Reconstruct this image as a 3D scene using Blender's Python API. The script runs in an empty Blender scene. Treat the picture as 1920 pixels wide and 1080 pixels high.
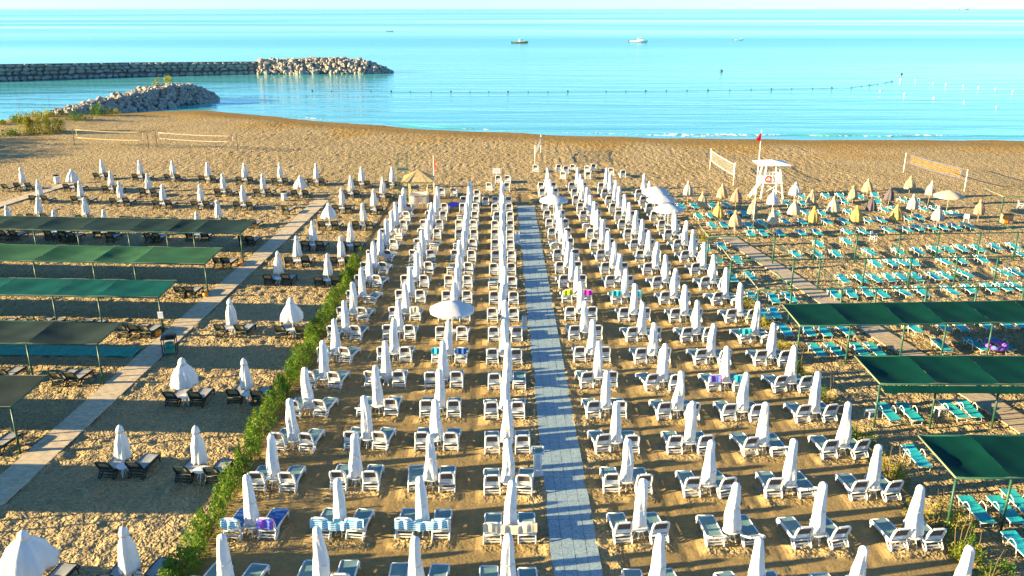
import bpy, math, random
import numpy as np
from mathutils import Vector, Matrix

random.seed(7)
RNG = np.random.default_rng(11)
scene = bpy.context.scene
col = scene.collection
R = math.radians

# ------------------------------------------------------------------ camera
H = 20.0                       # drone height above the sand
F = 1578.0                     # focal length in photo pixels (1920 wide)
HZ = 17.0                      # horizon row in the photo
PITCH = math.atan((540 - HZ) / F)
CP, SP, TP = math.cos(PITCH), math.sin(PITCH), math.tan(PITCH)
KK = F / CP ** 2
cam_d = bpy.data.cameras.new('camera')
cam = bpy.data.objects.new('camera', cam_d)
col.objects.link(cam)
cam.location = (0, 0, H)
cam.rotation_euler = (math.pi / 2 - PITCH, 0, 0)
cam_d.sensor_width = 36
cam_d.lens = F / 1920 * 36
cam_d.clip_start = 0.5
cam_d.clip_end = 200000
scene.camera = cam

# ------------------------------------------------------------------ light
SUN_EL, SUN_AZ = R(12.0), R(10.5)          # light travels towards +X, turned 10.5 deg towards +Y
SUN_STRENGTH = 5.0
world = bpy.data.worlds.new('World')
scene.world = world
world.use_nodes = True
wn, wl = world.node_tree.nodes, world.node_tree.links
wn.clear()
sky = wn.new('ShaderNodeTexSky')
sky.sky_type = 'NISHITA'
sky.sun_disc = False
sky.sun_elevation = SUN_EL
ltrav = Vector((math.cos(SUN_AZ), math.sin(SUN_AZ), 0))
tosun = -ltrav
sky.sun_rotation = math.atan2(tosun.x, tosun.y)
sky.air_density = 0.7
sky.dust_density = 0.2
sky.ozone_density = 2.0
bg = wn.new('ShaderNodeBackground')
bg.inputs['Strength'].default_value = 0.065
wout = wn.new('ShaderNodeOutputWorld')
tint = wn.new('ShaderNodeMix')          # cool white balance of the whole sky
tint.data_type = 'RGBA'
tint.blend_type = 'MULTIPLY'
tint.inputs['Factor'].default_value = 1.0
tint.inputs['B'].default_value = (.64, 1.0, 1.20, 1)
wl.new(sky.outputs[0], tint.inputs['A'])
wl.new(tint.outputs['Result'], bg.inputs['Color'])
wl.new(bg.outputs[0], wout.inputs['Surface'])
sl = bpy.data.lights.new('sun', 'SUN')
sl.energy = SUN_STRENGTH
sl.angle = R(0.5)
sl.color = (1.0, 0.75, 0.37)
so = bpy.data.objects.new('sun', sl)
col.objects.link(so)
d = Vector((ltrav.x * math.cos(SUN_EL), ltrav.y * math.cos(SUN_EL), -math.sin(SUN_EL)))
so.rotation_euler = d.to_track_quat('-Z', 'Y').to_euler()
so.location = (-60, 0, 40)
vs = scene.view_settings
vs.view_transform = 'Standard'
vs.look = 'None'
vs.exposure = 2.2
vs.gamma = 1.0
vs.use_curve_mapping = False


def G(u, v, z=0.0):
    """photo pixel -> point on the horizontal plane at height z"""
    y = (H - z) * (KK / (v - HZ) - TP)
    x = (H - z) * (u - 960) / (CP * (v - HZ))
    return Vector((x, y, z))


# ------------------------------------------------------------------ materials
def newmat(name):
    m = bpy.data.materials.new(name)
    m.use_nodes = True
    nt = m.node_tree
    b = nt.nodes['Principled BSDF']
    return m, nt, b


def mat(name, c, rough=0.6, var=0.0, scale=3.0, bump=0.0, bscale=20.0, metal=0.0, stripes=None, trans=0.0):
    m, nt, b = newmat(name)
    b.inputs['Roughness'].default_value = rough
    b.inputs['Metallic'].default_value = metal
    b.inputs['Specular IOR Level'].default_value = 0.3
    tc = nt.nodes.new('ShaderNodeTexCoord')
    if var > 0:
        oi = nt.nodes.new('ShaderNodeObjectInfo')
        n = nt.nodes.new('ShaderNodeTexNoise')
        n.noise_dimensions = '4D'
        n.inputs['Scale'].default_value = scale
        n.inputs['Detail'].default_value = 5
        mul = nt.nodes.new('ShaderNodeMath'); mul.operation = 'MULTIPLY'; mul.inputs[1].default_value = 37
        nt.links.new(oi.outputs['Random'], mul.inputs[0])
        nt.links.new(mul.outputs[0], n.inputs['W'])
        nt.links.new(tc.outputs['Object'], n.inputs['Vector'])
        r = nt.nodes.new('ShaderNodeValToRGB')
        r.color_ramp.elements[0].position = 0.3
        r.color_ramp.elements[1].position = 0.7
        r.color_ramp.elements[0].color = tuple(x * (1 - var) for x in c) + (1,)
        r.color_ramp.elements[1].color = tuple(min(1, x * (1 + var)) for x in c) + (1,)
        nt.links.new(n.outputs['Fac'], r.inputs['Fac'])
        nt.links.new(r.outputs[0], b.inputs['Base Color'])
    else:
        b.inputs['Base Color'].default_value = tuple(c) + (1,)
    if stripes:
        axis, freq, c2 = stripes
        sx = nt.nodes.new('ShaderNodeSeparateXYZ')
        nt.links.new(tc.outputs['Object'], sx.inputs[0])
        mu = nt.nodes.new('ShaderNodeMath'); mu.operation = 'MULTIPLY'; mu.inputs[1].default_value = freq
        nt.links.new(sx.outputs[axis], mu.inputs[0])
        fr = nt.nodes.new('ShaderNodeMath'); fr.operation = 'FRACT'
        nt.links.new(mu.outputs[0], fr.inputs[0])
        gt = nt.nodes.new('ShaderNodeMath'); gt.operation = 'GREATER_THAN'; gt.inputs[1].default_value = 0.5
        nt.links.new(fr.outputs[0], gt.inputs[0])
        mx = nt.nodes.new('ShaderNodeMix'); mx.data_type = 'RGBA'
        mx.inputs['A'].default_value = tuple(c) + (1,)
        mx.inputs['B'].default_value = tuple(c2) + (1,)
        nt.links.new(gt.outputs[0], mx.inputs['Factor'])
        nt.links.new(mx.outputs['Result'], b.inputs['Base Color'])
    if bump > 0:
        n2 = nt.nodes.new('ShaderNodeTexNoise')
        n2.inputs['Scale'].default_value = bscale
        n2.inputs['Detail'].default_value = 4
        nt.links.new(tc.outputs['Object'], n2.inputs['Vector'])
        bp = nt.nodes.new('ShaderNodeBump')
        bp.inputs['Strength'].default_value = bump
        bp.inputs['Distance'].default_value = 0.05
        nt.links.new(n2.outputs['Fac'], bp.inputs['Height'])
        nt.links.new(bp.outputs[0], b.inputs['Normal'])
    if trans > 0:
        out = nt.nodes['Material Output']
        t = nt.nodes.new('ShaderNodeBsdfTranslucent')
        t.inputs['Color'].default_value = tuple(c) + (1,)
        if b.inputs['Base Color'].is_linked:
            nt.links.new(b.inputs['Base Color'].links[0].from_socket, t.inputs['Color'])
        ms = nt.nodes.new('ShaderNodeMixShader')
        ms.inputs[0].default_value = trans
        nt.links.new(b.outputs[0], ms.inputs[1])
        nt.links.new(t.outputs[0], ms.inputs[2])
        nt.links.new(ms.outputs[0], out.inputs['Surface'])
    return m


M = {}
M['white_plastic'] = mat('white_plastic', (.66, .70, .72), .35, .04, 2)
M['white_cloth'] = mat('white_cloth', (.66, .68, .69), .8, .06, 4, .35, 9)
M['white_canopy'] = mat('white_canopy', (.66, .68, .69), .8, .05, 4, .25, 9, trans=.18)
M['grey_sling'] = mat('grey_sling', (.13, .24, .24), .7, .10, 4, .1, 60)
M['taupe_sling'] = mat('taupe_sling', (.115, .098, .085), .7, .10, 4, .1, 60)
M['dark_plastic'] = mat('dark_plastic', (.018, .030, .028), .45, .15, 2)
M['olive_sling'] = mat('olive_sling', (.28, .25, .15), .7, .15, 4, .1, 60)
M['pale_sling'] = mat('pale_sling', (.33, .34, .33), .7, .10, 4, .1, 60)
M['teal_sling'] = mat('teal_sling', (.02, .42, .47), .7, .12, 3, .1, 50)
M['white_metal'] = mat('white_metal', (.78, .77, .72), .35, .05, 2)
M['green_metal'] = mat('green_metal', (.022, .085, .055), .4, .2, 2)
M['pale_green_metal'] = mat('pale_green_metal', (.22, .26, .14), .45, .2, 2)
M['wood'] = mat('wood', (.52, .43, .29), .75, .25, 2.5, .2, 18)
M['grey_wood'] = mat('grey_wood', (.44, .36, .25), .8, .2, 2.5, .2, 18)
M['teal_plank'] = mat('teal_plank', (.04, .31, .23), .7, .2, 2.5, .15, 18)
M['paver'] = mat('paver', (.25, .345, .385), .85, .35, 14, .3, 30)
M['stone'] = mat('stone', (.33, .29, .24), .9, .35, 1.2, .6, 3)
M['core'] = mat('stone_core', (.12, .11, .095), .95, .3, .7, .5, 2)
M['tan_cloth'] = mat('tan_cloth', (.40, .31, .19), .85, .08, 4, .3, 8)
M['grey_cloth'] = mat('grey_cloth', (.36, .34, .32), .85, .08, 4, .3, 8)
M['yellow_cloth'] = mat('yellow_cloth', (.46, .32, .10), .85, .08, 4, .3, 8)
M['purple_cloth'] = mat('purple_cloth', (.10, .085, .10), .85, .08, 4, .3, 8)
M['beige_cloth'] = mat('beige_cloth', (.50, .42, .31), .85, .06, 4, .3, 8)
M['brown_cloth'] = mat('brown_cloth', (.36, .22, .15), .85, .08, 4, .3, 8)
M['pole_wood'] = mat('pole_wood', (.55, .42, .22), .6, .1, 3)
M['red_cloth'] = mat('red_cloth', (.88, .03, .02), .7, .08, 3, trans=.35)
M['yellow_tape'] = mat('yellow_tape', (.62, .50, .18), .6)
M['orange_tape'] = mat('orange_tape', (.70, .45, .32), .6)
M['blue_tape'] = mat('blue_tape', (.12, .14, .30), .6)
M['net_cord'] = mat('net_cord', (.40, .25, .04), .7)
M['grey_cord'] = mat('grey_cord', (.25, .25, .22), .7)
M['thatch'] = mat('thatch', (.50, .38, .18), .9, .25, 5, .5, 12)
M['roof_grey'] = mat('roof_grey', (.68, .70, .72), .6, .05, 2)
M['timber_white'] = mat('timber_white', (.80, .78, .72), .6, .05, 3)
M['black'] = mat('black', (.012, .012, .013), .5)
M['orange'] = mat('orange', (.75, .28, .02), .5)
M['blue_cloth'] = mat('blue_cloth', (.02, .10, .33), .85, .1, 3)
M['stripe_towel'] = mat('stripe_towel', (.72, .78, .80), .9, stripes=(2, 13.0, (.02, .40, .58)))
M['stripe_towel_x'] = mat('stripe_towel_x', (.02, .35, .55), .9, stripes=(0, 9.0, (.05, .50, .62)))
M['beige_towel'] = mat('beige_towel', (.66, .56, .40), .9, .1, 5)
M['lime_towel'] = mat('lime_towel', (.50, .60, .02), .9, .1, 5)
M['magenta_towel'] = mat('magenta_towel', (.60, .03, .42), .9, .1, 5)
M['teal_towel'] = mat('teal_towel', (.02, .42, .46), .9, .1, 5)
M['purple_towel'] = mat('purple_towel', (.10, .16, .62), .9, stripes=(0, 2.2, (.34, .10, .55)))
M['hull_white'] = mat('hull_white', (.78, .78, .76), .3)
M['hull_yellow'] = mat('hull_yellow', (.65, .45, .12), .35)
M['hull_dark'] = mat('hull_dark', (.05, .05, .06), .4)
M['hull_blue'] = mat('hull_blue', (.03, .10, .28), .35)
M['glass'] = mat('glass', (.05, .08, .10), .08)
M['buoy_dark'] = mat('buoy_dark', (.05, .10, .12), .5)
M['buoy_white'] = mat('buoy_white', (.75, .72, .68), .5)
M['buoy_pink'] = mat('buoy_pink', (.60, .30, .28), .5)
M['leaf'] = mat('leaf', (.085, .19, .010), .6, .45, .9, trans=.3)
M['leaf_bright'] = mat('leaf_bright', (.31, .31, .02), .6, .4, 1.2, trans=.3)
M['leaf_grey'] = mat('leaf_grey', (.16, .17, .07), .7, .4, 1.5, trans=.2)
M['twig'] = mat('twig', (.16, .11, .05), .9, .2, 4)
FAB = {'A': (.016, .040, .036), 'B': (.030, .105, .050), 'C': (.002, .082, .068), 'D': (.022, .040, .036),
       'E': (.024, .038, .034), 'F': (.024, .038, .034), 'R': (.0006, .038, .029)}
for k, c in FAB.items():
    M['fabric_' + k] = mat('shade_cloth_' + k.lower(), c, .9, .22, .7, .15, 3)
    M['fabric_' + k].node_tree.nodes['Principled BSDF'].inputs['Specular IOR Level'].default_value = .08


def sand_material():
    m, nt, b = newmat('sand')
    N, L = nt.nodes, nt.links
    geo = N.new('ShaderNodeNewGeometry')
    at = N.new('ShaderNodeAttribute'); at.attribute_name = 'rough'
    wt = N.new('ShaderNodeAttribute'); wt.attribute_name = 'wet'
    n1 = N.new('ShaderNodeTexNoise'); n1.inputs['Scale'].default_value = .12; n1.inputs['Detail'].default_value = 6
    n2 = N.new('ShaderNodeTexNoise'); n2.inputs['Scale'].default_value = 25; n2.inputs['Detail'].default_value = 3
    for n in (n1, n2):
        L.new(geo.outputs['Position'], n.inputs['Vector'])
    r = N.new('ShaderNodeValToRGB')
    r.color_ramp.elements[0].position = .3; r.color_ramp.elements[1].position = .72
    r.color_ramp.elements[0].color = (.37, .28, .14, 1)
    r.color_ramp.elements[1].color = (.455, .35, .188, 1)
    L.new(n1.outputs['Fac'], r.inputs['Fac'])
    n3 = N.new('ShaderNodeTexNoise'); n3.inputs['Scale'].default_value = 5.3; n3.inputs['Detail'].default_value = 4
    L.new(geo.outputs['Position'], n3.inputs['Vector'])
    av = N.new('ShaderNodeMath'); av.operation = 'MULTIPLY_ADD'; av.inputs[1].default_value = .5
    hf = N.new('ShaderNodeMath'); hf.operation = 'MULTIPLY'; hf.inputs[1].default_value = .5
    L.new(n3.outputs['Fac'], hf.inputs[0]); L.new(n2.outputs['Fac'], av.inputs[0]); L.new(hf.outputs[0], av.inputs[2])
    g = N.new('ShaderNodeMix'); g.data_type = 'RGBA'; g.blend_type = 'MULTIPLY'
    g.inputs['Factor'].default_value = 1
    gr = N.new('ShaderNodeValToRGB')
    gr.color_ramp.elements[0].position = .32; gr.color_ramp.elements[1].position = .66
    gr.color_ramp.elements[0].color = (.72, .72, .72, 1); gr.color_ramp.elements[1].color = (1.12, 1.12, 1.12, 1)
    L.new(av.outputs[0], gr.inputs['Fac'])
    L.new(r.outputs[0], g.inputs['A']); L.new(gr.outputs[0], g.inputs['B'])
    # packed raked sand (darker, yellower) inside the lounger block
    pk = N.new('ShaderNodeMix'); pk.data_type = 'RGBA'; pk.blend_type = 'MULTIPLY'
    pf = N.new('ShaderNodeMath'); pf.operation = 'SUBTRACT'; pf.inputs[0].default_value = 1
    L.new(at.outputs['Fac'], pf.inputs[1])
    pk.inputs['B'].default_value = (.66, .625, .53, 1)
    L.new(pf.outputs[0], pk.inputs['Factor'])
    L.new(g.outputs['Result'], pk.inputs['A'])
    w = N.new('ShaderNodeMix'); w.data_type = 'RGBA'; w.blend_type = 'MULTIPLY'
    w.inputs['B'].default_value = (1.0, .86, .55, 1)
    L.new(wt.outputs['Fac'], w.inputs['Factor'])
    L.new(pk.outputs['Result'], w.inputs['A'])
    L.new(w.outputs['Result'], b.inputs['Base Color'])
    b.inputs['Roughness'].default_value = .95
    b.inputs['Specular IOR Level'].default_value = .1
    # fine relief
    b1 = N.new('ShaderNodeTexNoise'); b1.inputs['Scale'].default_value = 6.2; b1.inputs['Detail'].default_value = 1.5; b1.inputs['Distortion'].default_value = .6
    b2 = N.new('ShaderNodeTexNoise'); b2.inputs['Scale'].default_value = 11; b2.inputs['Detail'].default_value = 3
    for n in (b1, b2):
        L.new(geo.outputs['Position'], n.inputs['Vector'])
    b3 = N.new('ShaderNodeTexNoise'); b3.inputs['Scale'].default_value = 1.7; b3.inputs['Detail'].default_value = 2
    L.new(geo.outputs['Position'], b3.inputs['Vector'])
    m0 = N.new('ShaderNodeMath'); m0.operation = 'MULTIPLY_ADD'; m0.inputs[1].default_value = 1.5
    L.new(b3.outputs['Fac'], m0.inputs[0]); L.new(b1.outputs['Fac'], m0.inputs[2])
    m1 = N.new('ShaderNodeMath'); m1.operation = 'MULTIPLY'
    L.new(m0.outputs[0], m1.inputs[0]); L.new(at.outputs['Fac'], m1.inputs[1])
    m2 = N.new('ShaderNodeMath'); m2.operation = 'MULTIPLY_ADD'; m2.inputs[1].default_value = .05
    L.new(b2.outputs['Fac'], m2.inputs[0]); L.new(m1.outputs[0], m2.inputs[2])
    bp = N.new('ShaderNodeBump'); bp.inputs['Strength'].default_value = 1.0; bp.inputs['Distance'].default_value = .30
    L.new(m2.outputs[0], bp.inputs['Height'])
    L.new(bp.outputs[0], b.inputs['Normal'])
    return m


def sea_material():
    m, nt, b = newmat('sea_water')
    N, L = nt.nodes, nt.links
    geo = N.new('ShaderNodeNewGeometry')
    b.inputs['Base Color'].default_value = (.10, .46, .48, 1)
    b.inputs['IOR'].default_value = 1.33
    b.inputs['Specular IOR Level'].default_value = .5

    def noise(sx, sy, detail, scale=1.0, dist=0.0):
        mp = N.new('ShaderNodeMapping')
        mp.inputs['Scale'].default_value = (sx, sy, 1)
        mp.inputs['Rotation'].default_value = (0, 0, R(4))
        L.new(geo.outputs['Position'], mp.inputs['Vector'])
        n = N.new('ShaderNodeTexNoise'); n.inputs['Scale'].default_value = scale
        n.inputs['Detail'].default_value = detail; n.inputs['Distortion'].default_value = dist
        L.new(mp.outputs[0], n.inputs['Vector'])
        return n
    # wind lanes: rippled and calm water
    s1 = noise(.0006, .0035, 5, 1, .6)
    rr = N.new('ShaderNodeMapRange')
    rr.inputs['From Min'].default_value = .35; rr.inputs['From Max'].default_value = .65
    rr.inputs['To Min'].default_value = .06; rr.inputs['To Max'].default_value = .24
    L.new(s1.outputs['Fac'], rr.inputs['Value'])
    L.new(rr.outputs[0], b.inputs['Roughness'])
    # slow swell coming in to the beach and ripples
    w1 = noise(.022, .17, 3, 1, .4)
    w2 = noise(.25, 1.2, 3, 1, .2)
    ad = N.new('ShaderNodeMath'); ad.operation = 'MULTIPLY_ADD'; ad.inputs[1].default_value = .10
    L.new(w2.outputs['Fac'], ad.inputs[0]); L.new(w1.outputs['Fac'], ad.inputs[2])
    # swell flattens optically with distance from the beach
    sp = N.new('ShaderNodeSeparateXYZ'); L.new(geo.outputs['Position'], sp.inputs[0])
    fall = N.new('ShaderNodeMapRange')
    fall.inputs['From Min'].default_value = 150; fall.inputs['From Max'].default_value = 600
    fall.inputs['To Min'].default_value = .42; fall.inputs['To Max'].default_value = .04
    L.new(sp.outputs['Y'], fall.inputs['Value'])
    bp = N.new('ShaderNodeBump'); bp.inputs['Distance'].default_value = 1.0
    L.new(fall.outputs[0], bp.inputs['Strength'])
    L.new(ad.outputs[0], bp.inputs['Height'])
    L.new(bp.outputs[0], b.inputs['Normal'])
    return m


def foam_material():
    m, nt, b = newmat('sea_foam')
    N, L = nt.nodes, nt.links
    b.inputs['Base Color'].default_value = (.75, .78, .78, 1)
    b.inputs['Roughness'].default_value = .8
    geo = N.new('ShaderNodeNewGeometry')
    n = N.new('ShaderNodeTexNoise'); n.inputs['Scale'].default_value = 1.3; n.inputs['Detail'].default_value = 6
    L.new(geo.outputs['Position'], n.inputs['Vector'])
    r = N.new('ShaderNodeValToRGB')
    r.color_ramp.elements[0].position = .50; r.color_ramp.elements[1].position = .60
    L.new(n.outputs['Fac'], r.inputs['Fac'])
    L.new(r.outputs[0], b.inputs['Alpha'])
    return m


M['sand'] = sand_material()
M['sea'] = sea_material()
M['foam'] = foam_material()


# ------------------------------------------------------------------ mesh builder
class MB:
    def __init__(self):
        self.v, self.f, self.m, self.mi = [], [], [], 0

    def add(self, vs, fs):
        o = len(self.v)
        self.v += [tuple(p) for p in vs]
        for f in fs:
            self.f.append(tuple(i + o for i in f)); self.m.append(self.mi)
        return self

    def box(self, c, s, rx=0, ry=0, rz=0):
        x, y, z = s[0] / 2, s[1] / 2, s[2] / 2
        vs = [Vector(p) for p in ((-x, -y, -z), (x, -y, -z), (x, y, -z), (-x, y, -z), (-x, -y, z), (x, -y, z), (x, y, z), (-x, y, z))]
        if rx or ry or rz:
            mt = Matrix.Rotation(rz, 3, 'Z') @ Matrix.Rotation(ry, 3, 'Y') @ Matrix.Rotation(rx, 3, 'X')
            vs = [mt @ p for p in vs]
        cc = Vector(c)
        return self.add([p + cc for p in vs], [(0, 3, 2, 1), (4, 5, 6, 7), (0, 1, 5, 4), (1, 2, 6, 5), (2, 3, 7, 6), (3, 0, 4, 7)])

    def tube(self, pts, r, n=6, closed=False, flat=1.0):
        pts = [Vector(p) for p in pts]
        k = len(pts)
        rings = []
        for i, p in enumerate(pts):
            a = pts[i - 1] if (i > 0 or closed) else p
            c = pts[(i + 1) % k] if (i < k - 1 or closed) else p
            t = (c - a).normalized()
            up = Vector((1, 0, 0)) if abs(t.x) < .9 else Vector((0, 0, 1))
            s = t.cross(up).normalized()
            q = s.cross(t).normalized()
            rr = r[i] if isinstance(r, (list, tuple)) else r
            rings.append([p + s * math.cos(2 * math.pi * j / n) * rr + q * math.sin(2 * math.pi * j / n) * rr * flat for j in range(n)])
        vs = [p for ring in rings for p in ring]
        fs = []
        for i in range(k if closed else k - 1):
            i2 = (i + 1) % k
            for j in range(n):
                fs.append((i * n + j, i * n + (j + 1) % n, i2 * n + (j + 1) % n, i2 * n + j))
        if not closed:
            fs.append(tuple(range(n - 1, -1, -1)))
            fs.append(tuple((k - 1) * n + j for j in range(n)))
        return self.add(vs, fs)

    def lathe(self, prof, n=12, fn=None, cap=True, c=(0, 0, 0)):
        vs, fs = [], []
        for i, (r, z) in enumerate(prof):
            for j in range(n):
                th = 2 * math.pi * j / n
                rr = r * (fn(i, th, z) if fn else 1)
                vs.append((c[0] + rr * math.cos(th), c[1] + rr * math.sin(th), c[2] + z))
        for i in range(len(prof) - 1):
            for j in range(n):
                fs.append((i * n + j, i * n + (j + 1) % n, (i + 1) * n + (j + 1) % n, (i + 1) * n + j))
        if cap:
            fs.append(tuple(range(n - 1, -1, -1)))
            fs.append(tuple((len(prof) - 1) * n + j for j in range(n)))
        return self.add(vs, fs)

    def grid(self, fn, nu, nv, thick=None):
        vs = [fn(i / nu, j / nv) for j in range(nv + 1) for i in range(nu + 1)]
        fs = [(j * (nu + 1) + i, j * (nu + 1) + i + 1, (j + 1) * (nu + 1) + i + 1, (j + 1) * (nu + 1) + i) for j in range(nv) for i in range(nu)]
        self.add(vs, fs)
        if thick:
            t = Vector(thick)
            self.add([Vector(p) - t for p in vs], [f[::-1] for f in fs])
            rim = [i for i in range(nu + 1)] + [j * (nu + 1) + nu for j in range(1, nv + 1)] + \
                  [nv * (nu + 1) + i for i in range(nu - 1, -1, -1)] + [j * (nu + 1) for j in range(nv - 1, 0, -1)]
            top = [vs[i] for i in rim]
            bot = [Vector(vs[i]) - t for i in rim]
            k = len(rim)
            self.add(top + bot, [(i, k + i, k + (i + 1) % k, (i + 1) % k) for i in range(k)])
        return self

    def mesh(self, name, mats, smooth=False):
        me = bpy.data.meshes.new(name)
        me.from_pydata(self.v, [], self.f)
        for mm in (mats if isinstance(mats, (list, tuple)) else [mats]):
            me.materials.append(M[mm] if isinstance(mm, str) else mm)
        me.polygons.foreach_set('material_index', self.m)
        if smooth:
            me.polygons.foreach_set('use_smooth', [True] * len(me.polygons))
        me.update()
        return me


def link(name, me, parent=None, loc=(0, 0, 0), rot=(0, 0, 0), scale=None):
    o = bpy.data.objects.new(name, me)
    col.objects.link(o)
    o.location = loc
    o.rotation_euler = rot
    if scale is not None:
        o.scale = scale if hasattr(scale, '__len__') else (scale,) * 3
    if parent:
        o.parent = parent
    return o


def tag(o, label, cat, group=None):
    o['label'] = label
    o['category'] = cat
    if group:
        o['group'] = group
    return o


def empty(name, loc, rz=0, tilt=(0, 0), sc=None):
    o = link(name, None, None, loc, (tilt[0], tilt[1], rz), sc)
    o.empty_display_size = .3
    return o


def inst(name, spec, loc, rz, label, cat, group=None, tilt=(0, 0), sc=None):
    """spec: a mesh (thing that is one mesh) or a list of (part name, mesh, [sub parts])"""
    if not isinstance(spec, list):
        o = link(name, spec, None, loc, (tilt[0], tilt[1], rz), sc)
    else:
        o = empty(name, loc, rz, tilt, sc)
        for pn, me, subs in spec:
            p = link(pn, me, o)
            for sn, sm in subs:
                link(sn, sm, p)
    return tag(o, label, cat, group)


def structure(o):
    o['kind'] = 'structure'
    return o


ORD = ['zeroth', 'first', 'second', 'third', 'fourth', 'fifth', 'sixth', 'seventh', 'eighth', 'ninth', 'tenth', 'eleventh', 'twelfth',
       'thirteenth', 'fourteenth', 'fifteenth', 'sixteenth', 'seventeenth', 'eighteenth', 'nineteenth', 'twentieth', 'twenty-first',
       'twenty-second', 'twenty-third', 'twenty-fourth', 'twenty-fifth', 'twenty-sixth', 'twenty-seventh', 'twenty-eighth', 'twenty-ninth', 'thirtieth']


def by_rows(pts, gap=1.6):
    """cluster points into rows by Y; returns {index: (row from sea, place from left)}"""
    idx = sorted(range(len(pts)), key=lambda i: -pts[i][1])
    rows, cur = [], [idx[0]]
    for i in idx[1:]:
        if pts[cur[-1]][1] - pts[i][1] > gap:
            rows.append(cur); cur = []
        cur.append(i)
    rows.append(cur)
    out = {}
    for r, row in enumerate(rows):
        for k, i in enumerate(sorted(row, key=lambda q: pts[q][0])):
            out[i] = (r + 1, k + 1)
    return out


# ------------------------------------------------------------------ block layout (used by the sand too)
DRIFT = -0.0155
COLS = {  # name: (X of front row, Y of front row, row spacing, rows)
    'L4': (-10.25, 25.40, 3.53, 18), 'L3': (-6.75, 25.50, 3.53, 18), 'L2': (-3.45, 25.35, 3.53, 19), 'L1': (-0.08, 25.15, 3.53, 19),
    'R1': (5.10, 25.10, 3.575, 21), 'R2': (8.65, 24.90, 3.575, 21), 'R3': (12.05, 24.75, 3.575, 21), 'R4': (15.70, 24.60, 3.575, 20)}
COLNAME = {'L4': 'fourth column left', 'L3': 'third column left', 'L2': 'second column left', 'L1': 'first column left',
           'R1': 'first column right', 'R2': 'second column right', 'R3': 'third column right', 'R4': 'fourth column right'}
BLOCK = {}
for c, (x0, y0, dd, n) in COLS.items():
    for r in range(n):
        rs = random.Random(hash((c[0] == 'L', int(c[1]), r)))
        y = y0 + dd * r
        BLOCK[(c, r)] = (x0 + DRIFT * (y - y0) + rs.uniform(-.07, .07), y + rs.uniform(-.08, .08))


# ------------------------------------------------------------------ ground
SHORE = [(-400, 140), (-150, 150), (-94, 155), (-89, 170), (-82, 175), (-74, 181), (-64.5, 182), (-52, 174.5), (-37, 164.5), (-25.7, 158),
         (-12.4, 152), (0, 147.8), (15.4, 143.8), (30.2, 141.2), (56.4, 140), (84, 139), (200, 136), (400, 130)]
SX, SY = np.array([p[0] for p in SHORE]), np.array([p[1] for p in SHORE])
SEA_Z = -0.30


def vnoise(x, y, cell, seed):
    rg = np.random.default_rng(seed)
    T = rg.random((512, 512))
    fx, fy = x / cell, y / cell
    ix, iy = np.floor(fx).astype(int), np.floor(fy).astype(int)
    tx, ty = fx - ix, fy - iy
    tx = tx * tx * (3 - 2 * tx); ty = ty * ty * (3 - 2 * ty)
    a = T[ix % 512, iy % 512]; b = T[(ix + 1) % 512, iy % 512]
    c = T[ix % 512, (iy + 1) % 512]; dd = T[(ix + 1) % 512, (iy + 1) % 512]
    return (a * (1 - tx) + b * tx) * (1 - ty) + (c * (1 - tx) + dd * tx) * ty


def sstep(a, b, x):
    t = np.clip((x - a) / (b - a), 0, 1)
    return t * t * (3 - 2 * t)


def steps(*segs):
    out = []
    for a, b, s in segs:
        out += list(np.arange(a, b, s))
    return np.array(out)


gx = steps((-400, -120, 14), (-120, -48, .8), (-48, 44, .145), (44, 90, .6), (90, 401, 14))
gy = steps((-30, 22, 4), (22, 62, .145), (62, 100, .26), (100, 150, .55), (150, 190, .8), (190, 240, 10))
PX, PY = np.meshgrid(gx, gy)
shore_y = np.interp(PX, SX, SY) + (vnoise(PX, PX * 0, 9, 5) - .5) * 1.6
ds = shore_y - PY                                  # metres inland
# footprints everywhere except the raked block, where only the lounger rows are trodden
inblock = sstep(-12.6, -12.0, PX + .0155 * (PY - 25)) * (1 - sstep(17.3, 18.0, PX + .0155 * (PY - 25))) * (1 - sstep(93, 96, PY))
tread = np.zeros_like(PX)
for (c, r), (bx, by) in BLOCK.items():
    sel = (np.abs(gx - bx) < 2.2)
    sy = (np.abs(gy - by) < 2.6)
    i0, i1 = np.where(sel)[0][[0, -1]]
    j0, j1 = np.where(sy)[0][[0, -1]]
    xx, yy = PX[j0:j1 + 1, i0:i1 + 1] - bx, PY[j0:j1 + 1, i0:i1 + 1] - by
    m_ = (1 - sstep(.95, 1.5, np.abs(xx))) * sstep(-1.15, -.65, yy) * (1 - sstep(.5, 1.0, yy))
    tread[j0:j1 + 1, i0:i1 + 1] = np.maximum(tread[j0:j1 + 1, i0:i1 + 1], m_)
pathx = 2.455 - .0160 * (PY - 26.3)
edge = 1 - sstep(.3, .9, np.abs(np.abs(PX - pathx) - 1.25))
tread = np.maximum(tread, edge * .9)
tread *= .35 + .65 * sstep(.25, .6, vnoise(PX, PY, .9, 8))
rough = np.clip(1 - inblock + tread, 0, 1)
rough *= sstep(4, 15, ds)                          # smooth wet strip by the water
rough = np.clip(rough, .04 + .12 * (ds > 3) * (ds < 40), 1)
pathL = (np.abs(PX + 22.0) < 1.0)
n_a = vnoise(PX, PY, .34, 1); n_b = vnoise(PX + 3.3, PY * 1.1, .62, 2); n_c = vnoise(PX, PY, 6, 3)
PZ = -.012 + rough * ((n_a - .62) * .12 + (n_b - .55) * .04) + (n_c - .5) * .02
PZ = np.minimum(PZ, .05)
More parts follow.
